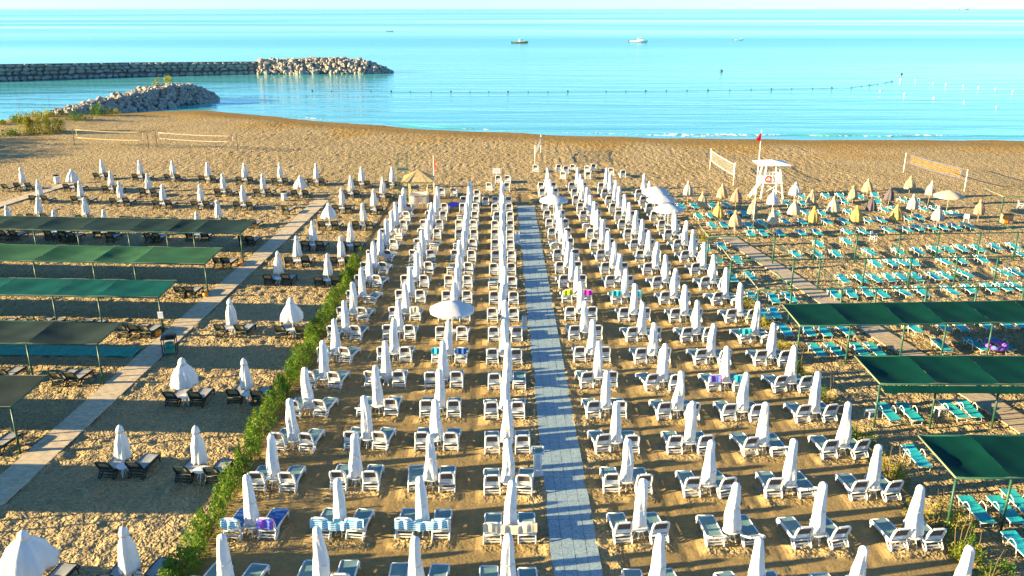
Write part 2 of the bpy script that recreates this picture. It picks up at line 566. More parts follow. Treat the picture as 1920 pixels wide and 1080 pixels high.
# single footprints and long drag marks on the raked sand
for k in range(900):
    fx, fy_ = RNG.uniform(-12, 17), RNG.uniform(23, 62)
    i0, j0 = np.searchsorted(gx, fx), np.searchsorted(gy, fy_)
    sl_ = (slice(j0 - 3, j0 + 4), slice(i0 - 3, i0 + 4))
    r2 = ((PX[sl_] - fx) / .15) ** 2 + ((PY[sl_] - fy_) / .19) ** 2
    PZ[sl_] += (-.045 * np.exp(-r2) + .016 * np.exp(-(np.sqrt(r2) - 1.5) ** 2 * 4)) * RNG.uniform(.4, 1)
for xl in (-8.6, -8.35, -5.2, -1.9, -1.65, 6.85, 7.0, 10.3, 10.55, 13.9):
    dl = np.abs(PX - xl - DRIFT * (PY - 25) - .25 * np.sin(PY * .11 + xl))
    PZ -= .03 * np.exp(-(dl / .11) ** 2) * inblock * (vnoise(PX, PY, 5, 31) > .35)
for cxx, hw in ((pathx, 1.0), (-22.3 + (PY - 33) * .024, 1.0)):
    k_ = (np.abs(PX - cxx) < hw)
    PZ = np.where(k_, np.minimum(PZ, -.012), PZ)
bd = np.abs(np.abs(PX - pathx) - .99)
PZ += .075 * np.exp(-(bd / .17) ** 2) * sstep(.35, .8, vnoise(PX, PY, .7, 41)) * (PY < 89)
bd = np.abs(np.abs(PX + 22.35 - (PY - 31) * .0242) - .86)
PZ += .09 * np.exp(-(bd / .17) ** 2) * sstep(.35, .8, vnoise(PX, PY, .9, 42)) * (PY < 91)
PZ -= sstep(0, 1, (14 - ds) / 14) * .30 + np.clip(-ds, 0, 30) * .06
dune = np.exp(-((PX + 92) / 16) ** 2 - ((PY - 158) / 12) ** 2) * 1.2
PZ += dune * sstep(0, 6, ds)
wet = sstep(0, 1, (20 - ds + (vnoise(PX, PY, 7, 21) - .5) * 16) / 12)
nx_, ny_ = len(gx), len(gy)
verts = np.stack([PX.ravel(), PY.ravel(), PZ.ravel()], 1)
ii = np.arange(nx_ * ny_).reshape(ny_, nx_)
faces = np.stack([ii[:-1, :-1].ravel(), ii[:-1, 1:].ravel(), ii[1:, 1:].ravel(), ii[1:, :-1].ravel()], 1)
me = bpy.data.meshes.new('sand')
me.vertices.add(len(verts)); me.vertices.foreach_set('co', verts.ravel())
me.loops.add(faces.size); me.loops.foreach_set('vertex_index', faces.ravel().astype(np.int32))
me.polygons.add(len(faces)); me.polygons.foreach_set('loop_start', np.arange(0, faces.size, 4, dtype=np.int32))
me.polygons.foreach_set('use_smooth', np.ones(len(faces), dtype=bool))
me.update(calc_edges=True)
a = me.attributes.new('rough', 'FLOAT', 'POINT'); a.data.foreach_set('value', rough.ravel().astype(np.float32))
a = me.attributes.new('wet', 'FLOAT', 'POINT'); a.data.foreach_set('value', wet.ravel().astype(np.float32))
me.materials.append(M['sand'])
structure(link('sand', me))

mb = MB()
ys = [100, 150, 200, 300, 500, 1000, 2500, 8000, 30000, 120000]
for i in range(len(ys) - 1):
    xa, xb = max(400, ys[i] * 1.5), max(400, ys[i + 1] * 1.5)
    mb.add([(-xa, ys[i], SEA_Z), (xa, ys[i], SEA_Z), (xb, ys[i + 1], SEA_Z), (-xb, ys[i + 1], SEA_Z)], [(0, 1, 2, 3)])
structure(link('sea', mb.mesh('sea', 'sea')))

# small breaking waves: low ridges of water with foam on the crest
def shore_at(x):
    return float(np.interp(x, SX, SY))


def surf(name, x0, x1, off, w, h, matn, label, seed):
    rs = random.Random(seed)
    n = int((x1 - x0) / 1.0)
    ph = [rs.uniform(0, 6) for _ in range(4)]

    def fn(i, j):
        x = x0 + (x1 - x0) * i
        e = min(1, i * 6, (1 - i) * 6)
        wob = .5 * math.sin(x * .23 + ph[0]) + .3 * math.sin(x * .61 + ph[1])
        a = .6 + .4 * math.sin(x * .12 + ph[2])
        y = shore_at(x) + off + wob + (j - .5) * w * (.4 + .6 * e * a)
        return (x, y, SEA_Z + .012 + h * a * e * math.sin(math.pi * j))
    o = link(name, MB().grid(fn, n, 6).mesh(name, matn, True))
    o['kind'] = 'stuff'
    o['label'] = label
    o['category'] = 'wave' if matn == 'sea' else 'foam'
    return o


surf('small_wave', 44, 92, 3.4, 1.9, .34, 'sea', 'low dark swell breaking near the beach at right', 3)
surf('small_wave', -24, -6, 1.9, 1.3, .22, 'sea', 'low dark ripple along the shoreline left of centre', 4)
surf('sea_foam', 24, 78, 3.0, 1.3, .30, 'foam', 'thin broken line of white foam along right shoreline', 5)
surf('sea_foam', 6, 40, 1.6, 1.0, .16, 'foam', 'faint white foam along the middle of the shoreline', 6)
surf('sea_foam', -44, -36, 1.2, .9, .16, 'foam', 'small patch of white foam on the shoreline at left', 7)
surf('sea_foam', -10, -4, 1.2, .8, .16, 'foam', 'short white foam streak on the shoreline left of centre', 8)

# paved walkway: slabs, the 300 nearest as parts
wk = structure(empty('paved_walkway', (2.3, 25, 0)))
W0, W1, SL = 21.0, 88.5, .47
slab_me = [None] * 4
for k in range(4):
    s_ = MB(); rs = random.Random(k)
    s_.box((0, 0, 0), (SL - .014, SL - .014, .05))
    slab_me[k] = s_.mesh('paving_slab', 'paver')
rest = MB()
cnt = 0
ny = int((W1 - W0) / SL)
for j in range(ny):
    y = W0 + (j + .5) * SL
    xc = 2.455 - .016 * (y - 26.3)
    for i in range(4):
        x = xc + (i - 1.5) * SL
        z = -.002 + random.uniform(-.004, .006)
        if cnt < 300:
            link('paving_slab', slab_me[(i * 7 + j * 3) % 4], wk, (x - 2.3, y - 25, z), (random.uniform(-.008, .008), random.uniform(-.008, .008), .016))
            cnt += 1
        else:
            rest.box((x - 2.3, y - 25, z), (SL - .014, SL - .014, .05), rz=.016)
link('far_paving_slabs', rest.mesh('far_paving_slabs', 'paver'), wk)['kind'] = 'stuff'
# joint bed under the slabs
bed = MB()
bed.add([(2.455 - 2.3 + s * .93 - .016 * (y - 26.3), y - 25, -.006) for y, s in ((21.0, -1), (21.0, 1), (88.5, 1), (88.5, -1))], [(0, 1, 2, 3)])
link('joint_bed', bed.mesh('joint_bed', 'core'), wk)


def boardwalk(name, p0, p1, width, pitch, matn, z=.035):
    p0, p1 = Vector((p0[0], p0[1], 0)), Vector((p1[0], p1[1], 0))
    dv = p1 - p0
    n = int(dv.length / pitch)
    ang = math.atan2(dv.y, dv.x) - math.pi / 2
    o = structure(empty(name, (p0.x, p0.y, 0)))
    pm = MB().box((0, 0, 0), (width, pitch - .018, .05)).mesh('plank', matn)
    ux = Vector((math.cos(ang), math.sin(ang), 0))
    for i in range(n):
        q = dv * ((i + .5) / n) + ux * random.uniform(-.02, .02)
        link('plank', pm, o, (q.x, q.y, z + random.uniform(-.004, .004)), (0, random.uniform(-.006, .006), ang))
    b = MB()
    for s in (-1, 1):
        c0 = ux * s * width * .4
        c1 = c0 + dv
        b.tube([(c0.x, c0.y, z - .05), (c1.x, c1.y, z - .05)], .03, 4)
    link('bearer', b.mesh('bearer', matn), o)
    return o


boardwalk('wooden_boardwalk', (-22.35, 31.0), (-20.9, 91.0), 1.55, .205, 'wood')
boardwalk('wooden_boardwalk', (26.2, 36.0), (19.8, 75.5), 1.6, .205, 'grey_wood')
boardwalk('wooden_boardwalk', (-55.4, 85.5), (-53.5, 100.5), 1.5, .30, 'wood')
boardwalk('teal_boardwalk', (-60, 48.9), (-23.0, 47.8), 1.45, .32, 'teal_plank')


# ------------------------------------------------------------------ loungers
def rot_pt(y, z, hy, hz, ang):
    return hy + y * math.cos(ang) - z * math.sin(ang), hz + y * math.sin(ang) + z * math.cos(ang)


def resin_lounger_parts(ang_deg=70):
    """resin lounger, foot towards +Y, raised backrest at -Y; returns dict of MB"""
    P = {}
    W = .33
    fr = MB()
    for s in (-1, 1):
        x = s * W
        # side rail with the hooped foot end
        fr.tube([(x, -.42, .37), (x, 0, .375), (x, .88, .375), (x, 1.04, .36), (x, 1.12, .29), (x, 1.09, .18), (x, 1.00, .19), (x, .86, .33)], .034, 6, flat=.9)
        fr.box((x, .22, .34), (.045, 1.28, .13))
    fr.box((0, 1.09, .345), (.62, .07, .05))
    fr.box((0, -.40, .335), (.62, .07, .05))
    fr.box((0, .2, .30), (.62, .05, .03))
    P['frame'] = fr
    legs = []
    for s in (-1, 1):
        x = s * (W + .012)
        # rear leg: closed drop-shaped loop
        legs.append(MB().tube([(x, -.02, .36), (x, -.34, .05), (x, -.43, .012), (x, -.53, .02), (x, -.56, .09), (x, -.50, .18), (x, -.36, .35)], .034, 6, flat=.9))
        legs.append(MB().tube([(x, .94, .34), (x, .98, .17), (x, 1.03, .0)], [.036, .03, .028], 6))
    P['legs'] = legs
    P['seat'] = MB().grid(lambda i, j: ((i - .5) * .60, -.38 + j * 1.46, .385 - .018 * math.sin(math.pi * i) * math.sin(math.pi * min(1, j * 1.02)) + (0 if j < .93 else -.02)), 4, 8, (0, 0, .012))
    a = math.pi - R(ang_deg)
    hy, hz = -.36, .39
    bl = .66

    def bp(x, t, off=0.0):
        y, z = rot_pt(t, off, hy, hz, a)
        return (x, y, z)
    bf = MB()
    ww = .325
    pts = [(ww, 0), (ww, .4), (ww - .02, .56), (ww - .06, .63), (ww - .13, bl), (-ww + .13, bl), (-ww + .06, .63), (-ww + .02, .56), (-ww, .4), (-ww, 0)]
    bf.tube([bp(x, t) for x, t in pts], .046, 6)
    # solid lower plate with a grip slot
    y0, z0 = rot_pt(.25, 0, hy, hz, a)
    for t, w_, h_ in ((.22, .58, .05), (.12, .58, .04), (.03, .58, .06)):
        y0, z0 = rot_pt(t, 0, hy, hz, a)
        bf.box((0, y0, z0), (w_, h_, .035), rx=a)
    for s in (-1, 1):
        y0, z0 = rot_pt(.14, 0, hy, hz, a)
        bf.box((s * .23, y0, z0), (.12, .20, .032), rx=a)
    # inner lip round the sling
    for s in (-1, 1):
        y0, z0 = rot_pt(.42, 0, hy, hz, a)
        bf.box((s * .275, y0, z0), (.05, .40, .03), rx=a)
    y0, z0 = rot_pt(.62, 0, hy, hz, a)
    bf.box((0, y0, z0), (.50, .06, .03), rx=a)
    P['backrest'] = bf
    P['backrest_sling'] = MB().grid(lambda i, j: bp((i - .5) * .52, .22 + j * .40, -.012 * math.sin(math.pi * i) - .004), 3, 3, tuple(Vector((0, *rot_pt(0, .012, 0, 0, a)))))
    # rear brace between the back legs
    br = MB()
    br.box((0, -.47, .20), (.60, .03, .05))
    br.box((0, -.50, .10), (.60, .03, .04))
    P['rear_brace'] = br
    return P


def join(parts):
    """[(MB, material index)] -> one MB"""
    o = MB()
    for b, k in parts:
        o.mi = k
        o.add(b.v, b.f)
    return o


def lounger_specs(frame, seat, sling, name, ang=70):
    P = resin_lounger_parts(ang)
    near = [('frame', P['frame'].mesh(name + '_frame', frame, True), [])]
    for lg in P['legs']:
        near.append(('leg', lg.mesh(name + '_leg', frame, True), []))
    near.append(('seat', P['seat'].mesh(name + '_seat', seat, False), []))
    near.append(('rear_brace', P['rear_brace'].mesh(name + '_rear_brace', frame), []))
    near.append(('backrest', P['backrest'].mesh(name + '_backrest', frame, False), [('sling', P['backrest_sling'].mesh(name + '_sling', sling))]))
    far = join([(P['frame'], 0), (P['backrest'], 0), (P['rear_brace'], 0)] + [(q, 0) for q in P['legs']] + [(P['seat'], 1), (P['backrest_sling'], 2)]).mesh(name, [frame, seat, sling])
    return near, far


WH_NEAR, WH_FAR = lounger_specs('white_plastic', 'grey_sling', 'taupe_sling', 'white_lounger')
WL_NEAR, WL_FAR = lounger_specs('white_plastic', 'grey_sling', 'taupe_sling', 'white_lounger_low', 28)
DK_NEAR, DK_FAR = lounger_specs('dark_plastic', 'pale_sling', 'olive_sling', 'dark_lounger', 58)


def teal_specs():
    fr = MB()
    W = .31
    loop = [(-W, -.95, .27), (-W, -.4, .30), (-W, .35, .30), (-W, .95, .36), (W, .95, .36), (W, .35, .30), (W, -.4, .30), (W, -.95, .27)]
    fr.tube(loop, .018, 5, closed=True)
    legs = []
    for y in (-.80, .78):
        legs.append(MB().tube([(-W + .02, y, .28), (-W + .05, y - .06, .0), (W - .05, y - .06, .0), (W - .02, y, .28)], .018, 5))
    arms = []
    for s in (-1, 1):
        x = s * (W + .035)
        arms.append(MB().tube([(x, .45, 0), (x, .36, .34), (x, .28, .50), (x, .14, .56), (x, -.05, .50), (x, -.14, .40), (x, -.22, .0)], .019, 5))
    sl_ = MB().grid(lambda i, j: ((i - .5) * .60, -.93 + j * 1.86, (.285 + .03 * min(1, j / .3) if j < .7 else .315 + .06 * (j - .7) / .3) - .012 * math.sin(math.pi * i) + .012), 3, 8, (0, 0, .01))
    near = [('frame', fr.mesh('teal_frame', 'white_metal', True), [])] + [('leg', q.mesh('teal_leg', 'white_metal', True), []) for q in legs] + \
           [('armrest', q.mesh('teal_arm', 'white_metal', True), []) for q in arms] + [('sling', sl_.mesh('teal_sling', 'teal_sling'), [])]
    far = join([(fr, 0)] + [(q, 0) for q in legs + arms] + [(sl_, 1)]).mesh('teal_lounger', ['white_metal', 'teal_sling'])
    return near, far


TL_NEAR, TL_FAR = teal_specs()


# ------------------------------------------------------------------ tables and umbrellas
def table_specs(name, matn, z=.50):
    top = MB().lathe([(.32, z - .025), (.345, z - .02), (.35, z), (.335, z + .008)], 18)
    legs = [MB().tube([(.10 * math.cos(q), .10 * math.sin(q), z - .02), (.17 * math.cos(q), .17 * math.sin(q), .2), (.24 * math.cos(q), .24 * math.sin(q), 0)], .022, 5) for q in (.78, 2.36, 3.93, 5.5)]
    near = [('table_top', top.mesh(name + '_top', matn), [])] + [('leg', q.mesh(name + '_leg', matn), []) for q in legs]
    far = join([(top, 0)] + [(q, 0) for q in legs]).mesh(name, [matn])
    return near, far


TB_NEAR, TB_FAR = table_specs('side_table', 'white_plastic')


def pleat(nfold, amp, seed, top=.0):
    rs = random.Random(seed)
    ph = rs.uniform(0, 6); tw = rs.uniform(-.5, .5)
    k2 = [(rs.uniform(.02, .06), rs.choice((2, 3, 5)), rs.uniform(0, 6), rs.uniform(2, 6)) for _ in range(3)]

    def fn(i, th, z):
        a_ = amp * min(1, max(0, (2.55 - z) / .5))
        s = 1 + a_ * math.cos(nfold * (th + tw * z) + ph)
        for am, kk, p_, fz in k2:
            s += am * math.sin(kk * th + p_ + fz * z)
        return s
    return fn


def sleeve_umbrella(seed):
    """umbrella closed inside a slim white sleeve that nearly reaches the table"""
    rs = random.Random(seed)
    pole = MB().tube([(0, 0, 0), (0, 0, 2.50)], .024, 8)
    b = rs.uniform(.25, .30)
    zb = rs.uniform(.50, .62)
    prof = [(b * .55, zb + .03), (b, zb), (b * 1.02, zb + .10), (b * .98, zb + .3), (b * .92, zb + .6), (.225, 1.55), (.20, 1.9), (.175, 2.2), (.165, 2.38), (.158, 2.50), (.125, 2.575), (.06, 2.62), (.02, 2.63)]
    kx = rs.uniform(-.045, .045); ky = rs.uniform(-.045, .045); bz = rs.uniform(1.2, 1.9)
    cov = MB().lathe(prof, 24, pleat(rs.choice((4, 5, 6, 7)), rs.uniform(.07, .15), seed))
    cov.v = [(x + kx * math.exp(-((z - bz) / .5) ** 2), y + ky * math.exp(-((z - bz) / .5) ** 2), z) for x, y, z in cov.v]
    zt_ = rs.uniform(1.2, 1.7)
    rt_ = float(np.interp(zt_, [q[1] for q in prof[1:]], [q[0] for q in prof[1:]])) * 1.06
    tie = MB().tube([(rt_ * math.cos(q * math.pi / 7) + kx * .8, rt_ * math.sin(q * math.pi / 7) + ky * .8, zt_ + .03 * math.sin(q)) for q in range(14)], .014, 4, closed=True)
    return [('tie', tie.mesh('tie', 'beige_towel'), []), ('pole', pole.mesh('pole', 'white_metal', True), []), ('cover', cov.mesh('umbrella_cover', 'white_cloth', True), [])]


def hood_umbrella(seed, rb=.36, zb=1.0, cloth='white_canopy', polem='white_metal', top=2.6, rh=.225):
    """closed umbrella with a small vent hood on top and a pleated canopy"""
    rs = random.Random(seed)
    pole = MB().tube([(0, 0, 0), (0, 0, top - .06)], .024, 8)
    prof = [(.05, zb + .25), (rb * .80, zb + .04), (rb, zb), (rb * .97, zb + .12), (rb * .88, zb + .4), (rb * .62 + .06, zb + (top - zb) * .5), (rb * .30 + .055, top - .42), (rh * .75, top - .30), (rh * .5, top - .2)]
    can = MB().lathe(prof, 32, pleat(8, .12, seed))
    hood = MB().lathe([(rh * .9, top - .33), (rh, top - .34), (rh * .92, top - .22), (rh * .72, top - .10), (rh * .42, top - .02), (.03, top), (.012, top + .05)], 16, pleat(8, .05, seed + 1))
    return [('pole', pole.mesh('pole', polem, True), []), ('canopy', can.mesh('umbrella_canopy', cloth, True), []), ('vent_hood', hood.mesh('vent_hood', cloth, True), [])]


def open_umbrella(seed, rad=1.4, cloth='white_canopy', polem='white_metal'):
    pole = MB().tube([(0, 0, 0), (0, 0, 2.62)], .026, 8)
    can = MB()
    n = 16
    prof = [(.03, 2.60), (.35, 2.53), (.75, 2.40), (1.1, 2.25), (1.36, 2.10), (1.4, 2.08), (1.395, 1.93)]
    k = rad / 1.4
    fn = lambda i, th, z: 1 + (.03 * math.cos(8 * th) if i > 2 else 0)
    can.lathe([(r * k, z) for r, z in prof], 32, fn, cap=False)
    can.lathe([(r * k - .006, z - .012) for r, z in prof[::-1]], 32, fn, cap=False)
    ribs = []
    for q in range(8):
        th = q * math.pi / 4
        c_, s_ = math.cos(th) * k, math.sin(th) * k
        ribs.append(MB().tube([(.05 * c_, .05 * s_, 2.55), (.75 * c_, .75 * s_, 2.36), (1.36 * c_, 1.36 * s_, 2.06)], .010, 4))
        ribs[-1].tube([(.03 * c_, .03 * s_, 1.95), (.75 * c_, .75 * s_, 2.35)], .008, 4)
    parts = [('pole', pole.mesh('pole', polem, True), []), ('canopy', can.mesh('umbrella_canopy', cloth, True), [])]
    rm = [('rib', r_.mesh('rib', polem), []) for r_ in ribs]
    return parts + rm


SLEEVE = [sleeve_umbrella(100 + i) for i in range(14)]
HOOD = [hood_umbrella(200 + i, .32 + .02 * (i % 3), .86 + .05 * (i % 2), rh=.18) for i in range(6)]
HALF = [hood_umbrella(300 + i, (.66, .70, .92)[i], 1.15, rh=.23) for i in range(3)]
OPEN = open_umbrella(1)
OPEN_BEIGE = open_umbrella(2, 1.4, 'beige_cloth', 'pole_wood')


def place_umbrella(name, spec, x, y, rs, label, group, lean=1.0):
    return inst(name, spec, (x, y, 0), rs.uniform(0, 6.28), label, 'umbrella', group, (rs.gauss(0, .022) * lean, rs.gauss(0, .022) * lean), (1, 1, rs.uniform(.95, 1.04)))


# ------------------------------------------------------------------ central block of white loungers
OPEN_AT = {('L2', 7), ('R1', 16), ('R4', 15), ('R4', 16), ('R4', 17)}
for (c, r), (x, y) in BLOCK.items():
    rs = random.Random(1000 + list(COLS).index(c) * 40 + r)
    pl = ORD[r + 1] + ' from front in ' + COLNAME[c] + ' of paved walkway'
    if (c, r) in OPEN_AT:
        place_umbrella('white_umbrella', OPEN, x, y, rs, 'open white umbrella, ' + pl, 'umbrellas of the white lounger block', .4)
    else:
        place_umbrella('white_umbrella', SLEEVE[rs.randrange(14)], x, y, rs, 'closed white umbrella, ' + pl, 'umbrellas of the white lounger block')
    near = r <= 9
    tb = TB_NEAR if near else TB_FAR
    inst('side_table', tb, (x, y, 0), rs.uniform(0, 1.5), 'round white umbrella table, ' + pl, 'table', 'tables of the white lounger block')
    splay = -.05 if c[0] == 'R' else .05
    for s, side in ((-1, 'left'), (1, 'right')):
        low = rs.random() < .05 or (c, r) == ('R2', 1)
        sp = (WL_NEAR if near else WL_FAR) if low else (WH_NEAR if near else WH_FAR)
        rz = rs.gauss(0, .055) + {'L4': -.16, 'L3': -.06, 'L2': -.03, 'L1': 0, 'R1': .08, 'R2': .10, 'R3': .13, 'R4': .17}[c]
        inst('white_lounger', sp, (x + s * .70 + rs.uniform(-.03, .03), y + .14 + rs.uniform(-.06, .06), 0), rz,
             side + ' white lounger of pair ' + pl, 'lounger', 'white loungers in pairs')

# loose loungers at the sea end of the block
LOOSE = [(1005, 318), (1047, 317), (1060, 320), (1074, 317), (1102, 320), (1112, 316), (1146, 324), (1167, 328), (1057, 331), (1102, 331),
         (830, 362), (853, 362), (895, 366), (911, 379), (935, 380), (935, 338), (953, 338), (957, 380), (885, 382), (950, 352), (919, 352)]
lp = [G(u, v, .3) for u, v in LOOSE]
rk = by_rows(lp, 2.5)
for i, p in enumerate(lp):
    if any((p.x - bx) ** 2 + (p.y - .3 - by) ** 2 < 1.9 for (bx, by) in BLOCK.values()):
        continue
    inst('white_lounger', WH_FAR, (p.x, p.y, 0), random.gauss(0, .12),
         'loose white lounger beyond the block, %s row from sea, %s from left' % (ORD[rk[i][0]], ORD[rk[i][1]]), 'lounger', 'loose white loungers by the sea end')

# ------------------------------------------------------------------ left beach: dark loungers under white umbrellas
LEFT_UMB = [(39, 314), (70, 336), (132, 316, 1), (147, 337), (189, 297), (205, 319), (222, 340), (260, 299), (275, 325), (302, 344), (321, 300),
            (387, 302), (374, 345), (417, 324), (457, 304), (454, 347), (12, 386), (67, 367), (99, 392), (157, 370), (192, 392), (367, 397), (407, 374),
            (491, 325), (524, 306), (561, 327, 1), (591, 307), (640, 352), (657, 327), (677, 311), (700, 354), (717, 332), (734, 312), (615, 380, 1),
            (680, 380), (585, 414), (655, 415), (555, 441), (638, 441), (518, 471), (612, 474), (545, 559, 1), (430, 557), (340, 673, 1), (458, 669),
            (220, 793), (367, 800), (40, 992, 1), (232, 987)]
lu = [G(t[0], t[1], 2.62) for t in LEFT_UMB]
rku = by_rows(lu, 1.15)
LEFT_LNG = []
for i, p in enumerate(lu):
    rs = random.Random(2000 + i)
    half = len(LEFT_UMB[i]) > 2
    pl = '%s row from sea, %s from left' % (ORD[rku[i][0]], ORD[rku[i][1]])
    place_umbrella('white_umbrella', HALF[2 if p.y < 28 else i % 2] if half else HOOD[rs.randrange(6)], p.x, p.y, rs,
                   ('loosely furled wide white umbrella' if half else 'furled white umbrella') + ' among dark loungers, ' + pl, 'umbrellas among the dark loungers', .7)
    inst('side_table', TB_NEAR if p.y < 60 else TB_FAR, (p.x, p.y, 0), rs.uniform(0, 1.5), 'round white table among dark loungers, ' + pl, 'table', 'tables among the dark loungers')
    for s in (-1, 1):
        LEFT_LNG.append((p.x + s * .66 + rs.uniform(-.04, .04), p.y + .12 + rs.uniform(-.1, .1), rs.gauss(-.10 if p.y < 60 else -.04, .04)))
EXTRA_DARK = [(5, 440), (25, 440), (77, 439), (91, 440), (117, 443), (134, 443), (167, 441), (183, 443), (205, 444), (278, 445), (294, 445), (356, 446), (380, 448), (455, 450), (470, 450),
              (40, 409), (55, 409), (80, 411), (233, 412), (247, 413), (262, 414), (330, 415), (420, 417), (460, 418), (475, 418),
              (408, 491), (424, 491), (336, 546), (355, 546), (65, 607), (87, 608), (143, 610), (168, 611), (229, 619), (251, 619), (273, 620),
              (5, 703), (24, 703), (107, 709), (134, 709), (-14, 835), (290, 385), (536, 393), (9, 351), (106, 1092), (20, 611), (-5, 608)]
for u, v in EXTRA_DARK:
    p = G(u, v, .55)
    LEFT_LNG.append((p.x, p.y + .55, random.gauss(-.12, .04)))
keep = []
for q in LEFT_LNG:
    if all(abs(q[0] - k[0]) > .60 or abs(q[1] - k[1]) > 1.55 for k in keep):
        keep.append(q)
LEFT_LNG = keep
rkl = by_rows(LEFT_LNG, .75)
for i, (x, y, rz) in enumerate(LEFT_LNG):
    inst('dark_lounger', DK_NEAR if y < 62 else DK_FAR, (x, y, 0), rz,
         'dark green lounger on left beach, %s row from sea, %s from left' % (ORD[rkl[i][0]], ORD[rkl[i][1]]), 'lounger', 'dark loungers on the left beach')

# ------------------------------------------------------------------ right beach: teal loungers
def c14(l):
    return [(1440 + x / 4, 200 + y / 4) for x, y in l]


TEAL = [(1665, 772), (1705, 772), (1787, 767), (1817, 766), (1718, 855), (1745, 855), (1830, 955), (1885, 955), (1912, 942), (1917, 1025),
        (1535, 457), (1587, 452), (1492, 476), (1532, 476), (1567, 475), (1630, 472), (1685, 471), (1720, 470), (1752, 467), (1777, 467), (1802, 465), (1832, 465), (1865, 462), (1900, 461),
        (1642, 494), (1670, 492), (1690, 491), (1712, 491), (1770, 489), (1800, 487), (1840, 485), (1915, 477),
        (1580, 522), (1612, 522), (1640, 521), (1667, 520), (1690, 519), (1717, 519), (1750, 517), (1772, 516), (1807, 512), (1880, 510), (1902, 509),
        (1565, 550), (1595, 549), (1625, 547), (1652, 549), (1692, 546), (1727, 545), (1782, 544), (1817, 541), (1855, 539), (1880, 537), (1905, 536),
        (1450, 559), (1480, 557), (1452, 587), (1472, 619), (1515, 619), (1545, 619), (1582, 617), (1710, 612), (1765, 610), (1797, 610), (1845, 607), (1882, 605), (1908, 604),
        (1532, 656), (1565, 655), (1612, 655), (1640, 655), (1765, 647), (1787, 648), (1830, 645), (1877, 645),
        (1322, 464), (1352, 461), (1346, 485), (1382, 487), (1372, 520), (1405, 517), (1410, 556), (1432, 589),
        (1277, 386), (1302, 386), (1335, 385), (1362, 384), (1310, 405), (1332, 404), (1370, 400), (1395, 400), (1335, 422), (1357, 421), (1402, 422), (1427, 417), (1407, 437), (1430, 436)] + \
    c14([(250, 670), (430, 665), (540, 665), (800, 660), (140, 720), (255, 720), (570, 710), (690, 675), (820, 710), (1010, 695), (1110, 705), (60, 795), (280, 790), (400, 795),
         (600, 785), (870, 770), (945, 765), (1160, 765), (1245, 760), (130, 860), (250, 860), (440, 860), (570, 855), (740, 850), (840, 845), (1040, 835), (1130, 825),
         (90, 945), (250, 945), (360, 940), (590, 935), (700, 930), (890, 920), (1030, 915), (1120, 905), (1220, 905), (1310, 900), (1400, 895), (1500, 890), (1340, 800), (1400, 800)])
tp, kp = [G(u, v, .3) for u, v in TEAL], []
for p in tp:
    if all(abs(p.x - k.x) > .72 or abs(p.y - k.y) > 1.9 for k in kp):
        kp.append(p)
rkt = by_rows([(p.x, p.y) for p in kp], .7)
for i, p in enumerate(kp):
    rs = random.Random(3000 + i)
    inst('teal_lounger', TL_NEAR if p.y < 62 else TL_FAR, (p.x, p.y, 0), rs.gauss(.06, .07),
         'teal sling lounger on right beach, %s row from sea, %s from left' % (ORD[rkt[i][0]], ORD[rkt[i][1]]), 'lounger', 'teal loungers on the right beach')

RIGHT_UMB = [(1292, 340, 'grey'), (1356, 345, 'tan'), (1320, 360, 'tan'), (1382, 350, 'brown'), (1349, 379, 'yellow'), (1382, 394, 'tan'), (1413, 372, 'tan')] + \
    [(1440 + x / 4, 200 + y / 4, k) for x, y, k in ((210, 555, 'white'), (335, 610, 'tan'), (45, 625, 'white'), (650, 590, 'tan'), (760, 535, 'tan'), (920, 595, 'purple'), (1080, 515, 'tan'),
                                                   (1225, 560, 'beige'), (205, 690, 'beige'), (350, 750, 'yellow'), (505, 675, 'beige'), (45, 755, 'beige'), (675, 740, 'yellow'),
                                                   (785, 665, 'purple'), (980, 725, 'yellow'), (1100, 660, 'grey'), (1290, 730, 'grey'), (1600, 695, 'brown'))]
CL = {'grey': 'grey_cloth', 'tan': 'tan_cloth', 'brown': 'brown_cloth', 'yellow': 'yellow_cloth', 'purple': 'purple_cloth', 'beige': 'beige_cloth', 'white': 'white_canopy'}
RU_SPEC = {(k, j): hood_umbrella(400 + 7 * j + len(k), .50 + .10 * j, 1.15, CL[k], 'pole_wood' if k != 'white' else 'white_metal', rh=.16) for k in CL for j in range(2)}
ru = [G(t[0], t[1], 2.62) for t in RIGHT_UMB]
rkr = by_rows(ru, 1.2)
CNAME = {'purple': 'dark purple-grey'}
for i, p in enumerate(ru):
    rs = random.Random(4000 + i)
    k = RIGHT_UMB[i][2]
    place_umbrella(('%s_umbrella' % k), RU_SPEC[(k, i % 2)], p.x, p.y, rs,
                   'furled %s umbrella among teal loungers, %s row from sea, %s from left' % (CNAME.get(k, k), ORD[rkr[i][0]], ORD[rkr[i][1]]), 'umbrellas on the right beach')
p = G(1781, 357, 2.6)
inst('beige_umbrella', OPEN_BEIGE, (p.x, p.y, 0), .2, 'open beige umbrella among teal loungers near right edge', 'umbrella', 'umbrellas on the right beach')


